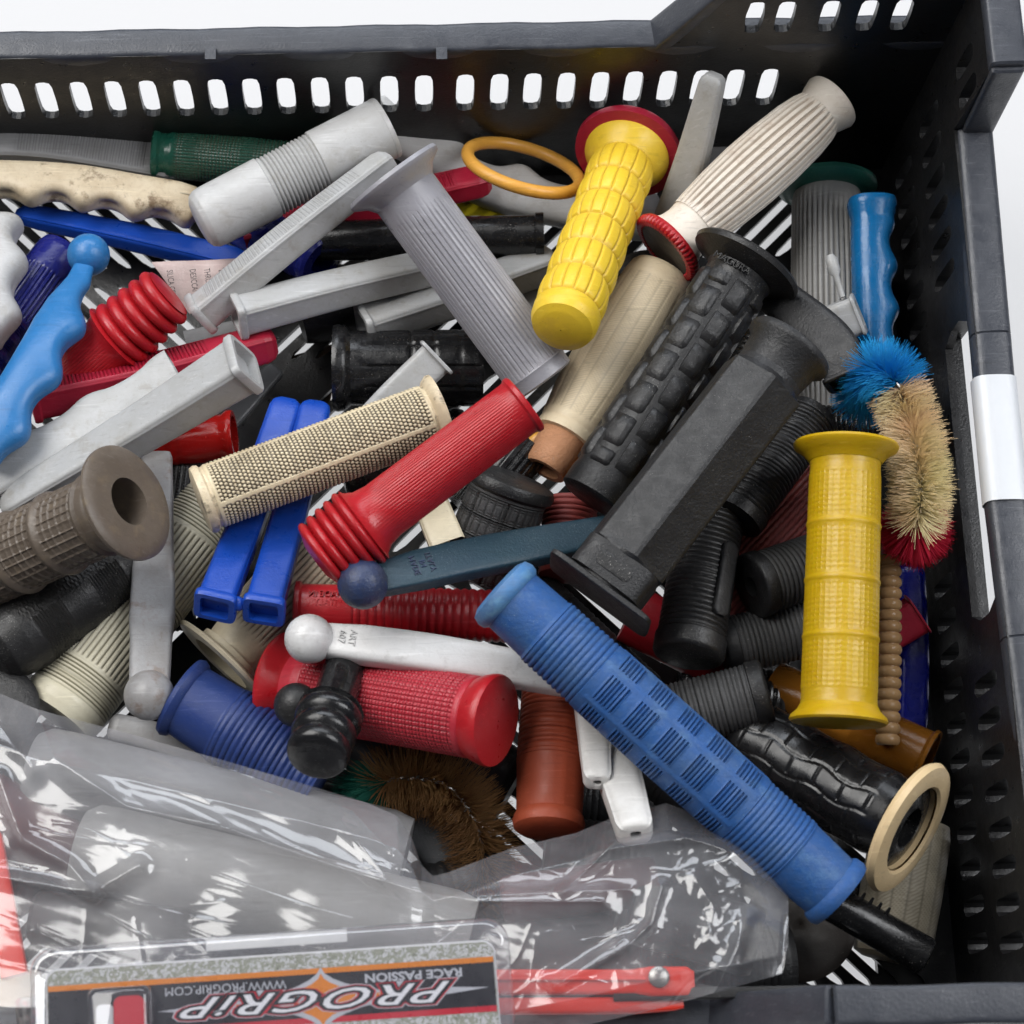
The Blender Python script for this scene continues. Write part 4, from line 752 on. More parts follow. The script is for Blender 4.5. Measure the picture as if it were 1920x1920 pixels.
o = grip('black grip with ribbed and dimpled bands at the left edge', [(235, 1050, 50), (-20, 1232, 62)], 78)
o.p('sleeve', 'black_rubber', [(0, 0.9), (0.1, 1), (0.72, 1), (0.8, 0.97), (0.92, 0.85), (0.98, 0.6), (1, 0.3)], M=160, ds=0.6, disp=lambda S, PH, L: (lambda a, b: (np.where((PH > 1.7) & (PH < 3.4), a[0], b[0]), np.where((PH > 1.7) & (PH < 3.4), a[1], b[1])))(rings_(0.1, 0.72, 34, 0.45, 0.5)(S, PH, L), knurl_(0.1, 0.75, 26, 22, 0.35)(S, PH, L)))
V, F = torus(W(-4, 1330, 60), (-0.1, 0.1, 1), 8, 8.5, flat=0.35); tag(build('rubber_disc', V, F, 'black_matt'), 'black rubber disc at the left edge just above the bag', 'ring')
o = grip('cream green ribbed grip slanting under the dirty grey lever', [(405, 950, 34), (105, 1345, 44)], 80)
o.p('sleeve', 'cream_green', [(0, 0.95), (0.05, 1), (0.92, 1), (0.94, 1.02), (0.97, 0.98), (1, 0.9)], M=264, ds=0.5, disp=add_(rings_(0.03, 0.17, 10, 0.5), flutes_(0.18, 0.43, 44, 0.6, 0.45), rings_(0.44, 0.50, 4, 0.5), flutes_(0.51, 0.79, 44, 0.6, 0.45), rings_(0.8, 0.92, 9, 0.6)))
o = grip('cream grip with wide thin flange under the blue lever covers', [(418, 1240, 48), (610, 1040, 48)], 72)
o.p('sleeve', 'cream', [(0.02, 0.74), (0.12, 0.80), (0.2, 0.84), (0.23, 0.9), (0.6, 1.0), (1, 1.0)], M=240, ds=3, disp=flutes_(0.24, 1.0, 40, 0.55, 0.45), caps=(None, 'flat'))
o.p('flange', 'cream', [(-0.02, 1.2), (-0.018, 1.46), (0.0, 1.52), (0.012, 1.48), (0.03, 1.1), (0.06, 0.75)], M=80, caps=(HOLE(0.75, 6), None))
o = grip('dusty navy blue grip with ringed sleeve just above the bag', [(338, 1305, 60), (600, 1468, 58)], 78)
o.p('sleeve', 'blue_navy', [(0.06, 0.92), (0.32, 0.95), (0.34, 1.0), (1, 1)], M=64, ds=0.45, disp=bumps_(0.34, 0.99, 17, 0.8), caps=(None, 'flat'))
o.p('end_cap', 'blue_navy', [(-0.02, 0.02), (-0.02, 0.85), (-0.008, 1.0), (0.02, 1.05), (0.05, 1.0), (0.065, 0.93)], M=64, caps=(None, None))
lever('dirty grey lever tip lying between the bag and the grey ball', [(205, 1362, 42), (300, 1385, 42), (420, 1440, 40)], 56, 'grey_dirty', 0.7)
# middle black things
o = grip('black grip with square tread lying under the lilac grey grip', [(625, 690, 40), (905, 690, 40)], 76)
o.p('sleeve', 'black_gloss', [(0, 1.05), (0.03, 1.08), (0.08, 1.05), (0.12, 0.92), (1, 0.95)], M=96, ds=1.2, disp=grid_(0.2, 1, 5, 10, 0.9, 0.12, 0.12), caps=(HOLE(0.7, 15), 'flat'))
o = grip('black tube grip lying deep behind the grey lever covers', [(560, 590, 24), (980, 470, 22)], 62); o.p('sleeve', 'black_rubber', [(0, 0.9), (0.05, 1), (1, 1)], M=48)
sleeve('short pale grey lever cover with chipped flange above the dotted grip', [(820, 668, 66), (740, 745, 60), (660, 830, 50)], 66, 'grey_sleeve', 0.8, roll=0.35, taper=0.95, flange=1.25)
o = grip('dark charcoal grip with thick rim and check panels, below the red bellows grip', [(960, 905, 66), (895, 1080, 48)], 82)
o.p('sleeve', 'charcoal_rib', [(0.1, 0.92), (1, 0.98)], M=150, ds=0.5, disp=add_(grid_(0.15, 1.0, 4, 7, 0.9, 0.10, 0.14), grid_(0.15, 1.0, 32, 60, 0.35, 0.4, 0.3)), caps=(None, 'flat'))
o.p('end_rim', 'black_rubber', [(-0.06, 0.02), (-0.06, 0.8), (-0.03, 0.98), (0.02, 1.04), (0.08, 1.02), (0.12, 0.9)], M=64, caps=(None, None))
o = grip('black ribbed grip behind the large red bellows grip', [(985, 830, 44), (880, 960, 40)], 56); o.p('sleeve', 'black_gloss', [(0, 1), (1, 1)], M=150, disp=flutes_(0, 1, 24, 0.8))
o = grip('dull red ringed grip under the teal lever', [(1070, 940, 44), (1060, 1080, 44)], 52); o.p('sleeve', 'red_dull', [(0, 1), (1, 1)], M=48, ds=0.35, disp=bumps_(0, 1, 14, 0.8))
V, F = torus(W(1045, 885, 46), (-0.2, -0.3, 0.9), 15.5, 3.0); tag(build('rubber_ring', V, F, 'orange_yellow'), 'orange yellow ring under the orange plug of the herringbone grip', 'ring', 'orange yellow rings')
sleeve('cream lever cover poking out under the large red bellows grip', [(842, 1030, 66), (800, 930, 60), (760, 850, 50)], 66, 'cream', 0.7, roll=0.0, flange=None, taper=0.9)
# lower middle
o = grip('rust red grip with ringed sleeve above the bag', [(1040, 1290, 56), (1028, 1562, 66)], 66)
o.p('sleeve', 'rust_red', [(0, 0.95), (0.52, 1.0), (0.55, 0.98), (0.85, 0.93), (0.88, 0.93)], M=56, ds=0.45, disp=add_(bumps_(0.05, 0.52, 14, 0.7), seam_(0.5, 1.95, 0.06)), caps=('flat', None))
o.p('end_cap', 'rust_red', [(0.875, 0.93), (0.89, 0.98), (0.93, 1.02), (0.97, 0.98), (0.99, 0.85), (1.0, 0.5), (1.002, 0.02)], M=56, caps=(None, None))
for i, (a, b_) in enumerate((((1120, 1468, 100), (1108, 1300, 72)), ((1192, 1566, 112), (1140, 1380, 74)))):
    o = Obj('lever_cover', ('shorter dirty white lever cover tip beside the rust red grip', 'longer dirty white lever cover tip resting on the bag')[i], 'lever cover', [a, b_], (27, 36)[i])
    o.p('sleeve', 'white_dirty', [(0.0, 0.66), (0.012, 0.82), (0.05, 0.95), (0.2, 1.0), (0.3, 1.05), (1, 1.3)], M=56, ds=1.5, n=3.5, ry=0.85, disp=add_(seam_(0.5, 0.5, 0.1), seam_(0.5, 2.6, 0.1)), caps=(HOLE(0.42, 10), 'flat'))
lever('dark grey lever lying across under the brown brush', [(650, 1370, 46), (760, 1500, 44), (900, 1680, 42)], 100, 'grey_dark', 0.6, n=4)
o = grip('crimson grip deep under the hexagonal grip end plate', [(1180, 1150, 40), (1400, 1260, 36)], 56); o.p('sleeve', 'red', [(0, 1), (1, 1)], M=48)
# dark things filling the bottom of the heap
for i, (a, b_, r, mat, lab) in enumerate((
    ((1180, 1400, 34), (1400, 1560, 34), 74, 'black_rubber', 'black grip lying deep beneath the long blue grip'),
    ((980, 1120, 30), (1200, 1330, 30), 70, 'black_rubber', 'black grip lying deep under the white lever arm'),
    ((700, 1330, 22), (960, 1480, 22), 74, 'black_rubber', 'black grip lying deep under the red checked grip'),
    ((1210, 760, 20), (1130, 1010, 20), 74, 'black_rubber', 'black grip lying deep below the padded black grip'),
    ((1440, 640, 22), (1330, 860, 22), 74, 'black_gloss', 'glossy black grip lying deep between padded and hexagonal grips'),
    ((1440, 980, 16), (1240, 1010, 18), 66, 'black_rubber', 'black grip lying flat deep beneath the hexagonal grip'),
    ((640, 880, 20), (880, 830, 20), 70, 'black_gloss', 'glossy black grip lying deep below the tan dotted grip'),
    ((150, 1150, 16), (360, 1120, 16), 60, 'black_rubber', 'black grip lying deep under the cream green ribbed grip'),
    ((90, 900, 36), (330, 930, 30), 66, 'black_matt', 'matt black grip lying deep behind the brown flange'),
    ((1270, 1290, 26), (1560, 1330, 24), 60, 'black_gloss', 'glossy black grip lying deep left of the yellow bottom flange'),
    ((440, 1330, 20), (640, 1230, 18), 60, 'black_rubber', 'black grip lying deep behind the cream flange'),
    ((1000, 1480, 26), (1260, 1500, 26), 72, 'black_matt', 'matt black grip lying deep behind the white lever cover tips'),
    ((1020, 1600, 40), (1330, 1640, 40), 74, 'black_rubber', 'black grip lying deep under the upper right fold of the bag'),
    ((900, 1680, 30), (1240, 1760, 30), 80, 'black_rubber', 'black grip lying deep under the middle of the bag'),
    ((1200, 1820, 40), (1480, 1800, 36), 74, 'black_matt', 'matt black grip lying deep at the right end of the bag'),
    ((0, 1420, 34), (260, 1480, 34), 80, 'black_rubber', 'black grip lying deep under the upper left of the bag'),
    ((20, 1600, 36), (420, 1700, 36), 84, 'black_rubber', 'black grip lying deep under the lower left of the bag'),
    ((300, 1480, 30), (640, 1560, 30), 84, 'black_matt', 'matt black grip lying deep under the upper fold of the bag'),
    ((560, 1780, 40), (960, 1640, 36), 84, 'black_rubber', 'black grip lying deep behind the blister pack top edge'),
    ((1240, 620, 20), (1180, 500, 18), 60, 'black_matt', 'matt black grip lying deep behind the herringbone grip'))):
    o = grip(lab, [a, b_], r); o.p('sleeve', mat, [(0, 0.85), (0.03, 0.97), (0.08, 1), (0.95, 1), (1, 0.9)], M=48, ds=0.9, disp=bumps_(0.1, 0.9, 18, 0.6))
V, F = torus(W(1500, 1735, 24), (-0.35, 0.1, 0.9), 11, 11, flat=0.2); tag(build('rubber_disc', V, F, 'brown_dark'), 'dark brown rubber disc between the bag and the long blue grip', 'ring')
# grey bits of broken moulding near the pale lever covers
for i, (a, b_, w) in enumerate((((345, 640, 30), (470, 610, 30), 34), ((420, 800, 26), (520, 690, 24), 44))):
    sleeve(('grey broken lever cover piece above the crimson ribbed cover', 'dark grey lever piece left of the twin blue covers')[i], [a, b_], w, ('grey_mid', 'grey_dark')[i], 0.6, flange=None)

# ---- desiccant sachet
sw = [W(284, 492, 40), W(470, 484, 40), W(470, 575, 32), W(355, 588, 32)]
c00, c10, c11, c01 = [np.array(q) for q in sw]; n1, n2 = 26, 14; V = []; F = []
for sgn in (1, -1):
    for j in range(n2 + 1):
        for i in range(n1 + 1):
            a, b_ = i / n1, j / n2; P = (c00 * (1 - a) + c10 * a) * (1 - b_) + (c01 * (1 - a) + c11 * a) * b_; e = max(0, math.sin(math.pi * a) * math.sin(math.pi * b_)) ** 0.5
            V.append(P + np.array((0, 0, sgn * (0.2 + 2.6 * e) + 0.6 * math.sin(9 * a + 4 * b_) * (0.4 + e))))
    k0 = (0 if sgn == 1 else (n1 + 1) * (n2 + 1))
    for j in range(n2):
        for i in range(n1): q = k0 + j * (n1 + 1) + i; F.append([q, q + 1, q + n1 + 2, q + n1 + 1][::sgn])
mt('sachet_paper', (0.62, 0.50, 0.48), 0.5, 0.4, (0.48, 0.30, 0.29), bump=0.4, speck=0.2)
sa = thing('desiccant_sachet', 'pinkish white paper desiccant sachet with black lettering', 'sachet', tuple(sw[0])); po = build('pouch', V, F, 'sachet_paper', sa)
ed = (c10 - c00) / np.linalg.norm(c10 - c00); dn = (c01 - c00); dn = dn / np.linalg.norm(dn)
for s, q in (('SILICA GEL', 7), ('DESICCANT', 16.5), ('THROW AWAY', 22.5), ('"DO NOT EAT"', 28.5)):
    P = c00 + ed * q + np.array((0, -4.0, 0)) + np.array((0, 0, 3.4)); text_mesh(po, 'lettering', s, P + dn * 1.5, (0.12, -1, -0.25), tuple(ed), 3.6, 'ink', 0.03, align='LEFT', sx=0.62)

# ------------------------------------------------------------------ brushes
def bristles(path, f0, f1, n, ln, rad=0.13, cone=0.0, lj=0.12, squash=1.0):
    V = []; F = []
    for _ in range(n):
        f = f0 + (f1 - f0) * RNG.random(); P, T, U, N = path.frame(f * path.L); a = RNG.random() * 2 * math.pi
        d = U * math.cos(a) + N * math.sin(a) + T * (cone + RNG.normal() * 0.10); d /= np.linalg.norm(d); l = ln * (1 + RNG.normal() * lj * 0.6)
        bend = T * RNG.normal() * 0.06 + np.array((0, 0, -0.03)); side = np.cross(d, T); side /= np.linalg.norm(side) + 1e-9; oth = np.cross(d, side)
        b0 = len(V)
        for t, r in ((0.03, rad), (0.55, rad), (1.0, rad * 0.55)):
            c_ = P + d * l * t + bend * l * t * t
            for q in (0, 2.094, 4.189): V.append(c_ + (side * math.cos(q) + oth * math.sin(q)) * r)
        for k in (0, 3):
            for i in range(3): F.append([b0 + k + i, b0 + k + (i + 1) % 3, b0 + k + 3 + (i + 1) % 3, b0 + k + 3 + i])
    return V, F
def wire(path, r, root, mat='steel'):
    for s in (0, math.pi):
        pts = []
        for i in range(61):
            P, T, U, N = path.frame(i / 60 * path.L); a = s + i * 0.9; pts.append(Vector(P + (U * math.cos(a) + N * math.sin(a)) * r))
        ax = Axis(pts[::1][:2] + pts[2:]); V, F, G = sweep(ax, [(0, r, r), (ax.L, r, r)], 6, 1.5); build('wire', V, F, mat, root, groove=G)
def brush(label, pts, segs):
    ps = [W(*p) for p in pts]; ax = Axis(ps); rt_ = thing('bottle_brush', label, 'brush', tuple(ps[0])); wire(ax, 0.6, rt_)
    for f0, f1, n, ln, mat, cone in segs:
        V, F = bristles(ax, f0, f1, n, ln, cone=cone); build('bristles', V, F, mat, rt_, smooth=False)
    return rt_
CB = [(1716, 1000, 62), (1716, 985, 84), (1727, 930, 92), (1718, 835, 94), (1700, 770, 92), (1672, 706, 94), (1642, 700, 88), (1622, 742, 66)]
brush('round brush with blue, cream and red bristles bent along the right wall', CB,
      [(0.0, 0.20, 2600, 13.8, 'bristle_red', -0.25), (0.22, 0.685, 4400, 12.0, 'bristle_cream', 0.0), (0.70, 1.0, 3800, 13.6, 'bristle_blue', 0.0)])
brush('brown bristle brush with a green tip lying above the bag', [(690, 1490, 52), (745, 1460, 60), (830, 1470, 58), (885, 1530, 54), (905, 1610, 48), (880, 1680, 42)],
      [(0.0, 0.14, 900, 15, 'bristle_green', -0.7), (0.10, 1.0, 3600, 15, 'bristle_brown', 0.0)])

# ------------------------------------------------------------------ bag with red levers, blister pack
def px_line(tab, x): return np.interp(x, [t[0] for t in tab], [t[1] for t in tab])
TOP = [(-60, 1285), (0, 1300), (70, 1330), (250, 1378), (400, 1420), (560, 1467), (690, 1506), (745, 1530), (772, 1570), (790, 1622), (812, 1643), (840, 1636), (960, 1590), (1080, 1562), (1170, 1524), (1250, 1506), (1330, 1536), (1400, 1568), (1458, 1580), (1468, 1590), (1480, 1640)]
BOT = [(-60, 1990), (900, 1960), (1100, 1922), (1240, 1890), (1380, 1850), (1445, 1832), (1468, 1825), (1480, 1760)]
CR = [([(70, 1340), (100, 1420), (235, 1512), (420, 1552), (620, 1622), (790, 1672), (900, 1690), (1130, 1690)], 5.0, 16), ([(0, 1462), (40, 1572), (130, 1622), (175, 1672), (262, 1622)], 4.0, 10), ([(-40, 1635), (0, 1645), (175, 1674)], 3.6, 9),
      ([(1058, 1672), (1140, 1592), (1300, 1570), (1458, 1582)], 3.5, 9), ([(1045, 1846), (1180, 1772), (1222, 1730), (1240, 1660)], 3.4, 8), ([(410, 1432), (560, 1485), (660, 1520), (735, 1600)], 4.0, 26), ([(1022, 1838), (1045, 1846), (1170, 1760)], 2.0, 7), ([(900, 1680), (1060, 1672), (1180, 1668)], 2.2, 8),
      ([(1345, 1850), (1380, 1780), (1400, 1720)], 3.0, 10), ([(1300, 1640), (1340, 1700), (1330, 1760)], 2.0, 10), ([(640, 1540), (720, 1640)], 2.2, 14), ([(0, 1360), (60, 1440)], 2.5, 12)]
NBIG = len(CR)
for _ in range(46):
    x, y = RNG.uniform(0, 1450), RNG.uniform(1400, 1880); a = RNG.normal() * 0.6 + (0.35 if x < 900 else RNG.choice([-0.7, 1.0])); l = RNG.uniform(25, 110)
    CR.append(([(x - l * math.cos(a), y - l * math.sin(a)), (x + l * 0.3 * RNG.normal() * 0.3, y + 6 * RNG.normal()), (x + l * math.cos(a), y + l * math.sin(a))], RNG.uniform(0.2, 0.7), RNG.uniform(5, 12)))
NMAIN = len(CR)
for _ in range(64):
    x, y = RNG.uniform(-40, 1440), RNG.uniform(1380, 1900); a = R_(RNG.normal(17, 7)) if x < 950 else R_(RNG.choice([RNG.normal(-12, 8), RNG.normal(-50, 14), RNG.normal(20, 10)])); l = RNG.uniform(50, 240) * (1 if x < 950 else 0.5); cv = RNG.normal() * 0.10
    CR.append(([(x + l * t * math.cos(a) - cv * l * (t * t) * math.sin(a) + RNG.normal() * 1.5, y + l * t * math.sin(a) + cv * l * t * t + RNG.normal() * 1.5) for t in (-1, -0.6, -0.2, 0.2, 0.6, 1)], RNG.uniform(0.3, 1.0), RNG.uniform(3.0, 7.0)))
def segdist(X, Y, pts):
    D = np.full(X.shape, 1e9)
    for (x0, y0), (x1, y1) in zip(pts[:-1], pts[1:]):
        dx, dy = x1 - x0, y1 - y0; t = np.clip(((X - x0) * dx + (Y - y0) * dy) / (dx * dx + dy * dy + 1e-9), 0, 1); D = np.minimum(D, np.hypot(X - x0 - t * dx, Y - y0 - t * dy))
    return D
def film(nx, ny, lift, amp, seed):
    xs = np.linspace(-60, 1478, nx); X = np.repeat(xs[None], ny, 0); t = np.linspace(0, 1, ny)[:, None]; X = X + 0 * t
    Y = px_line(TOP, xs)[None] * (1 - t) + px_line(BOT, xs)[None] * t
    Z = 98 + 14 * t + lift * np.minimum(1, np.minimum(t, 1 - t) * 7) * np.minimum(1, (1478 - X) / 90)
    rg = np.random.default_rng(seed)
    for k in range(10):
        a = rg.uniform(0, 6.28); wl = rg.uniform(90, 420); Z = Z + amp * 0.0034 * wl * 0.25 * np.sin((X * math.cos(a) + Y * math.sin(a)) / wl * 6.28 + rg.uniform(0, 6))
    for k in range(9):
        a = math.radians(rg.uniform(98, 122)); wl = rg.uniform(16, 60); Z = Z + amp * 0.0013 * wl * np.sin((X * math.cos(a) + Y * math.sin(a)) / wl * 6.28 + 1.5 * np.sin(X / rg.uniform(120, 300)) + rg.uniform(0, 6)) * (0.5 + 0.5 * np.sin(X / rg.uniform(90, 260) + Y / rg.uniform(60, 200) + rg.uniform(0, 6)))
    for q, (pts, h, w) in enumerate(CR):
        D = segdist(X, Y, pts)
        if q < NBIG: Z = Z + amp * h * (0.62 * np.exp(-(D / (1.8 * w)) ** 2) + 0.26 * np.exp(-D / (0.4 * w)))
        else: Z = Z + amp * h * 0.42 * (np.exp(-D / (0.7 * w)) - 0.4 * np.exp(-(D / (2.6 * w)) ** 2))
    rr = np.hypot((X - 1320) / 130, (Y - 1700) / 110); kz = np.exp(-rr ** 2)
    for k in range(14): a = rg.uniform(0, 6.28); wl = rg.uniform(18, 46); Z = Z + amp * kz * 0.07 * np.abs(np.sin((X * math.cos(a) + Y * math.sin(a)) / wl * 3.14 + rg.uniform(0, 6)))
    V = [tuple(W(X[j, i], Y[j, i], Z[j, i])) for j in range(ny) for i in range(nx)]
    F = [[j * nx + i, j * nx + i + 1, (j + 1) * nx + i + 1, (j + 1) * nx + i] for j in range(ny - 1) for i in range(nx - 1)]
    return V, F
bag = thing('plastic_bag', 'crumpled clear plastic bag with red levers inside, along the front', 'bag', tuple(W(700, 1750, 98)))
V, F = film(620, 250, 13, 1.0, 3); build('upper_film', V, F, 'bag_film', bag, sharp=180)
V, F = film(150, 60, -6, 0.5, 4); build('lower_film', V, F, 'bag_film_lower', bag, sharp=180)
# red lever inside, right: a fork of two bars on a bolt
o = Obj('brake_lever', 'bright red forked lever with a bolt inside the bag', 'lever', [(840, 1842, 108), (1100, 1842, 109), (1300, 1842, 108)], 26)
o.p('upper_bar', 'red_orange', [(0, 0.9), (0.75, 0.9), (0.82, 1.1), (0.97, 1.1), (1, 0.8)], M=48, n=5, ry=0.7, disp=rings_(0.5, 0.51, 1, 0.3), ds=4)
o.p('lower_bar', 'red_orange', [(0, 0.6), (0.8, 0.6), (0.96, 0.45), (1, 0.3)], M=40, n=4, ry=0.9, ax=Axis([W(820, 1888, 108), W(1080, 1888, 108), W(1300, 1882, 107)]))
o.p('strap', 'black_rubber', [(0, 0.45), (1, 0.42)], M=24, n=5, ry=0.6, ax=Axis([W(1150, 1866, 110), W(1345, 1862, 110)]))
o.p('bolt', 'steel', [(0, 0.75), (0.012, 0.75), (0.022, 0.5)], M=28, ax=Axis([W(1235, 1832, 112), W(1235, 1832, 112) + Vector((0, 0, 100))]))
o.p('ridge', 'red_orange', [(0, 0.12), (0.8, 0.12)], M=12, ax=Axis([W(840, 1836, 112), W(1200, 1836, 113)]))
o = Obj('brake_lever', 'bright red lever bar at the left edge inside the bag', 'lever', [(-22, 1560, 106), (-4, 1660, 107), (28, 1830, 108)], 25)
o.p('bar', 'red_orange', [(0, 0.8), (0.05, 1), (1, 1)], M=40, n=5, ry=0.6)
for i, (a, b_, r, mat, lab) in enumerate((((150, 1590, 70), (880, 1770, 72), 92, 'grey_ribbed', 'pale grey grip showing dimly inside the bag'), ((-40, 1500, 62), (240, 1660, 58), 64, 'maroon', 'dark maroon grip showing dimly inside the bag at left'), ((60, 1440, 60), (760, 1610, 60), 84, 'grey_mid', 'grey grip showing dimly under the upper bag fold'),
                                          ((940, 1690, 78), (1230, 1650, 78), 46, 'maroon', 'dark maroon bar showing dimly inside the right of the bag'), ((1180, 1700, 76), (1420, 1770, 78), 66, 'black_rubber', 'black grip showing dimly inside the right end of the bag'), ((850, 1790, 70), (1150, 1770, 72), 60, 'black_rubber', 'black grip showing dimly behind the blister pack'), ((60, 1720, 82), (360, 1760, 82), 52, 'brown_dark', 'dark brown grip showing dimly in the lower left of the bag'))):
    o = grip(lab, [a, b_], r); o.p('sleeve', mat, [(0, 0.8), (0.03, 0.97), (0.08, 1), (0.95, 1), (1, 0.9)], M=40)

# blister pack
ZB = 138.0
B0 = np.array(W(88, 1822, ZB)); B1 = np.array(W(924, 1765, ZB)); e1 = (B1 - B0) / np.linalg.norm(B1 - B0); WB = np.linalg.norm(B1 - B0); ez = np.array((0, 0, 1.0)); e2 = np.cross(e1, ez); k = WB / 838.0  # mm per layout pixel
def bp(u, v, h=0.0): return B0 + e1 * (u * k) + e2 * (v * k) + ez * h
pack = thing('blister_pack', 'clear plastic blister pack with black, orange and camouflage card', 'package', tuple(B0))
def rrect(u0, u1, v0, v1, r, h, n=6):
    P = []
    for cx, cy, a0 in ((u1 - r, v0 + r, -90), (u1 - r, v1 - r, 0), (u0 + r, v1 - r, 90), (u0 + r, v0 + r, 180)):
        for i in range(n + 1): a = R_(a0 + 90 * i / n); P.append(bp(cx + r * math.cos(a), cy + r * math.sin(a), h))
    return P
def sheet(name, P, mat, d=0.25, parent=None):
    parent = parent or (CARD if name.startswith('printed') else pack); V, F = quadbox([tuple(p) for p in P], (0, 0, d)); return build(name, V, F, mat, parent, smooth=False)
m, nt, b = newmat('camo'); tc = nd(nt, 'ShaderNodeTexCoord'); n1 = nd(nt, 'ShaderNodeTexNoise'); n1.inputs['Scale'].default_value = 480; n1.inputs['Detail'].default_value = 1.5; n1.inputs['Distortion'].default_value = 1.6; nt.links.new(tc.outputs['Object'], n1.inputs['Vector'])
n2_ = nd(nt, 'ShaderNodeTexNoise'); n2_.inputs['Scale'].default_value = 420; n2_.inputs['Detail'].default_value = 1; n2_.inputs['Distortion'].default_value = 2.2; nt.links.new(tc.outputs['Object'], n2_.inputs['Vector'])
c = mix(nt, ramp(nt, n1.outputs['Fac'], 0.47, 0.50), (0.62, 0.62, 0.60), (0.34, 0.35, 0.27)); dd = nd(nt, 'ShaderNodeMath', operation='SUBTRACT'); dd.inputs[1].default_value = 0.5; nt.links.new(n2_.outputs['Fac'], dd.inputs[0]); ab = nd(nt, 'ShaderNodeMath', operation='ABSOLUTE'); nt.links.new(dd.outputs[0], ab.inputs[0])
c = mix(nt, ramp(nt, ab.outputs[0], 0.008, 0.025, 1, 0), c, (0.16, 0.17, 0.12)); nt.links.new(c, b.inputs['Base Color']); b.inputs['Roughness'].default_value = 0.35; MT['camo'] = m
CARD = sheet('card', rrect(0, 838, 0, 420, 22, 0.0), 'camo', 0.5)
sheet('card_edge', rrect(-3, 841, -4, 424, 24, -0.6), 'print_white', 0.55)
h = 0.55
sheet('printed_band', [bp(2, 30, h), bp(836, 30, h), bp(836, 128, h), bp(2, 128, h)], 'print_black', 0.03)
sheet('printed_stripe', [bp(2, 28, h), bp(836, 28, h), bp(836, 38, h), bp(2, 38, h)], 'print_orange', 0.05)
sheet('printed_stripe', [bp(2, 118, h), bp(836, 118, h), bp(836, 129, h), bp(2, 129, h)], 'print_red', 0.05)
def star(sx, sy, hh, mat, cu_=512, cv=86):
    P = []
    for q in range(4):
        for i in range(8):
            t = i / 8; a = (1 - t) ** 1.7; b_ = t ** 1.7
            u, v = ((a * 0 + b_ * sx, -(a * sy)), (b_ * 0 + a * sx, b_ * sy), (-(b_ * sx), a * sy), (-(a * sx), -(b_ * sy)))[q]; P.append(bp(cu_ + u, cv + v, hh))
    return P
sheet('printed_star', star(240, 60, h + 0.04, 0), 'print_silver', 0.03); sheet('printed_star', star(190, 48, h + 0.08, 0), 'print_orange', 0.03)
sheet('printed_spike', [bp(205, 88, h + .06), bp(300, 80, h + .06), bp(740, 78, h + .06), bp(825, 84, h + .06), bp(740, 92, h + .06), bp(300, 96, h + .06)], 'print_silver', 0.03)
ex = -e1; ey = e2
for off, mat, hh in ((1.55, 'print_silver', .14), (1.25, 'print_red', .20), (0.92, 'print_black', .26), (0.05, 'print_white', .32)):
    text_mesh(CARD, 'lettering', 'PROGRiP', bp(515, 84, h + hh), ex, ey, 9.4, mat, 0.015, shear=0.45, off=off * 0.75, sx=2.1, spacing=1.12)
text_mesh(CARD, 'lettering', 'WWW.PROGRIP.COM', bp(333, 52, h + .08), ex, ey, 4.0, 'print_silver', 0.015, sx=1.02)
text_mesh(CARD, 'lettering', 'RACE PASSION', bp(685, 52, h + .08), ex, ey, 3.9, 'print_silver', 0.015, off=0.12, sx=1.25)
sheet('sticker', [bp(300, -40, 1.2), bp(565, -40, 1.2), bp(565, -17, 1.2), bp(300, -17, 1.2)], 'print_white', 0.05)
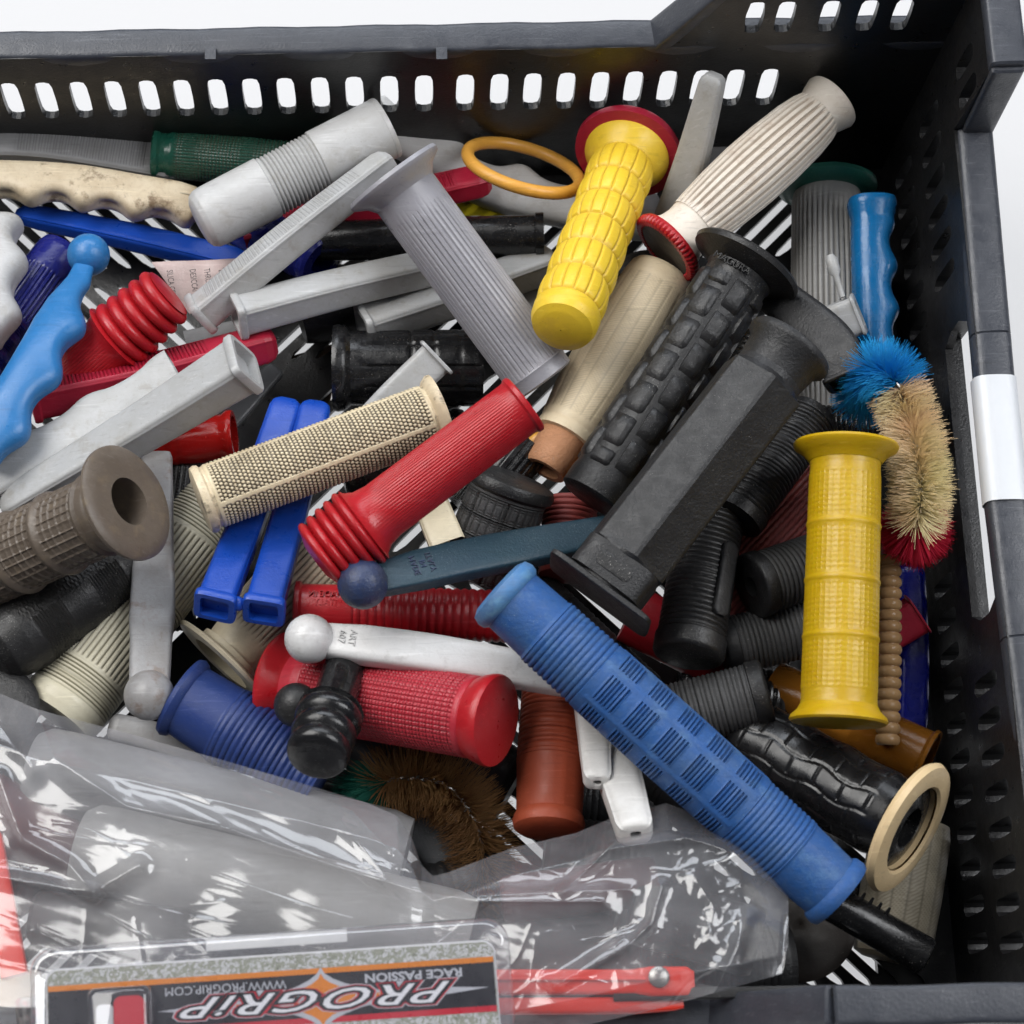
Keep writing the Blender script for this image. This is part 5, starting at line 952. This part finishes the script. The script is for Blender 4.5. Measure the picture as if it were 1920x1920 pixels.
# clear shell: raised tray around the card
def shell(levels, name, mat, parent=pack, n=8, lid=True):
    V = []; F = []; R = [rrect(*l, n=n) for l in levels]; M_ = len(R[0])
    for r in R: V += [tuple(p) for p in r]
    for j in range(len(R) - 1):
        for i in range(M_): F.append([j * M_ + i, j * M_ + (i + 1) % M_, (j + 1) * M_ + (i + 1) % M_, (j + 1) * M_ + i])
    if lid: F.append([(len(R) - 1) * M_ + i for i in range(M_)])
    return build(name, V, F, mat, parent, sharp=45)
shell([(-32, 868, -44, 460, 46, -3.0), (-33, 869, -46, 460, 47, -1.5), (-30, 866, -42, 460, 45, 0.6), (-25, 861, -36, 455, 42, 2.4), (-19, 855, -29, 452, 38, 3.0), (-13, 849, -21, 450, 34, 2.6), (-8, 846, -12, 445, 30, 1.8), (-4, 842, -6, 440, 28, 1.4)], 'clear_rim', 'blister_rim', lid=False)
sheet('clear_front', rrect(-3, 841, -5, 440, 27, 1.42), 'blister_clear', 0.03)
BUB = shell([(78, 200, 38, 300, 16, 1.45), (80, 198, 40, 300, 16, 6), (84, 194, 44, 300, 16, 8.5), (92, 186, 52, 296, 14, 9.4)], 'clear_bubble', 'blister_clear')
V, F = quadbox([tuple(p) for p in rrect(128, 184, 58, 300, 14, 0.8)], (0, 0, 5.5)); build('red_insert', V, F, 'red_mesh', BUB, sharp=30)
V, F = quadbox([tuple(p) for p in rrect(94, 126, 70, 300, 10, 0.8)], (0, 0, 4.0)); build('pale_insert', V, F, 'print_silver', BUB, sharp=30)
# wooden strip and patterned grip at the lower left corner
a = W(-80, 1915, 104); V, F = quadbox([tuple(W(-120, 1822, 96)), tuple(W(70, 1818, 96)), tuple(W(70, 1990, 96)), tuple(W(-120, 1990, 96))], (0, 0, -8)); tag(build('wooden_strip', V, F, 'wood', smooth=False), 'worn wooden strip at the lower left corner under the blister pack', 'wood')
o = grip('dark speckled grip end left of the blister pack', [(52, 1870, 112), (60, 2000, 108)], 24)
mt('speckled', (0.02, 0.02, 0.025), 0.35, 0.9, (0.35, 0.32, 0.3), speck=1.0, scol=(0.5, 0.5, 0.45), dscale=300, stain=((0.35, 0.02, 0.04), 0.9)); o.p('sleeve', 'speckled', [(0, 0.8), (0.05, 1), (1, 1)], M=40)
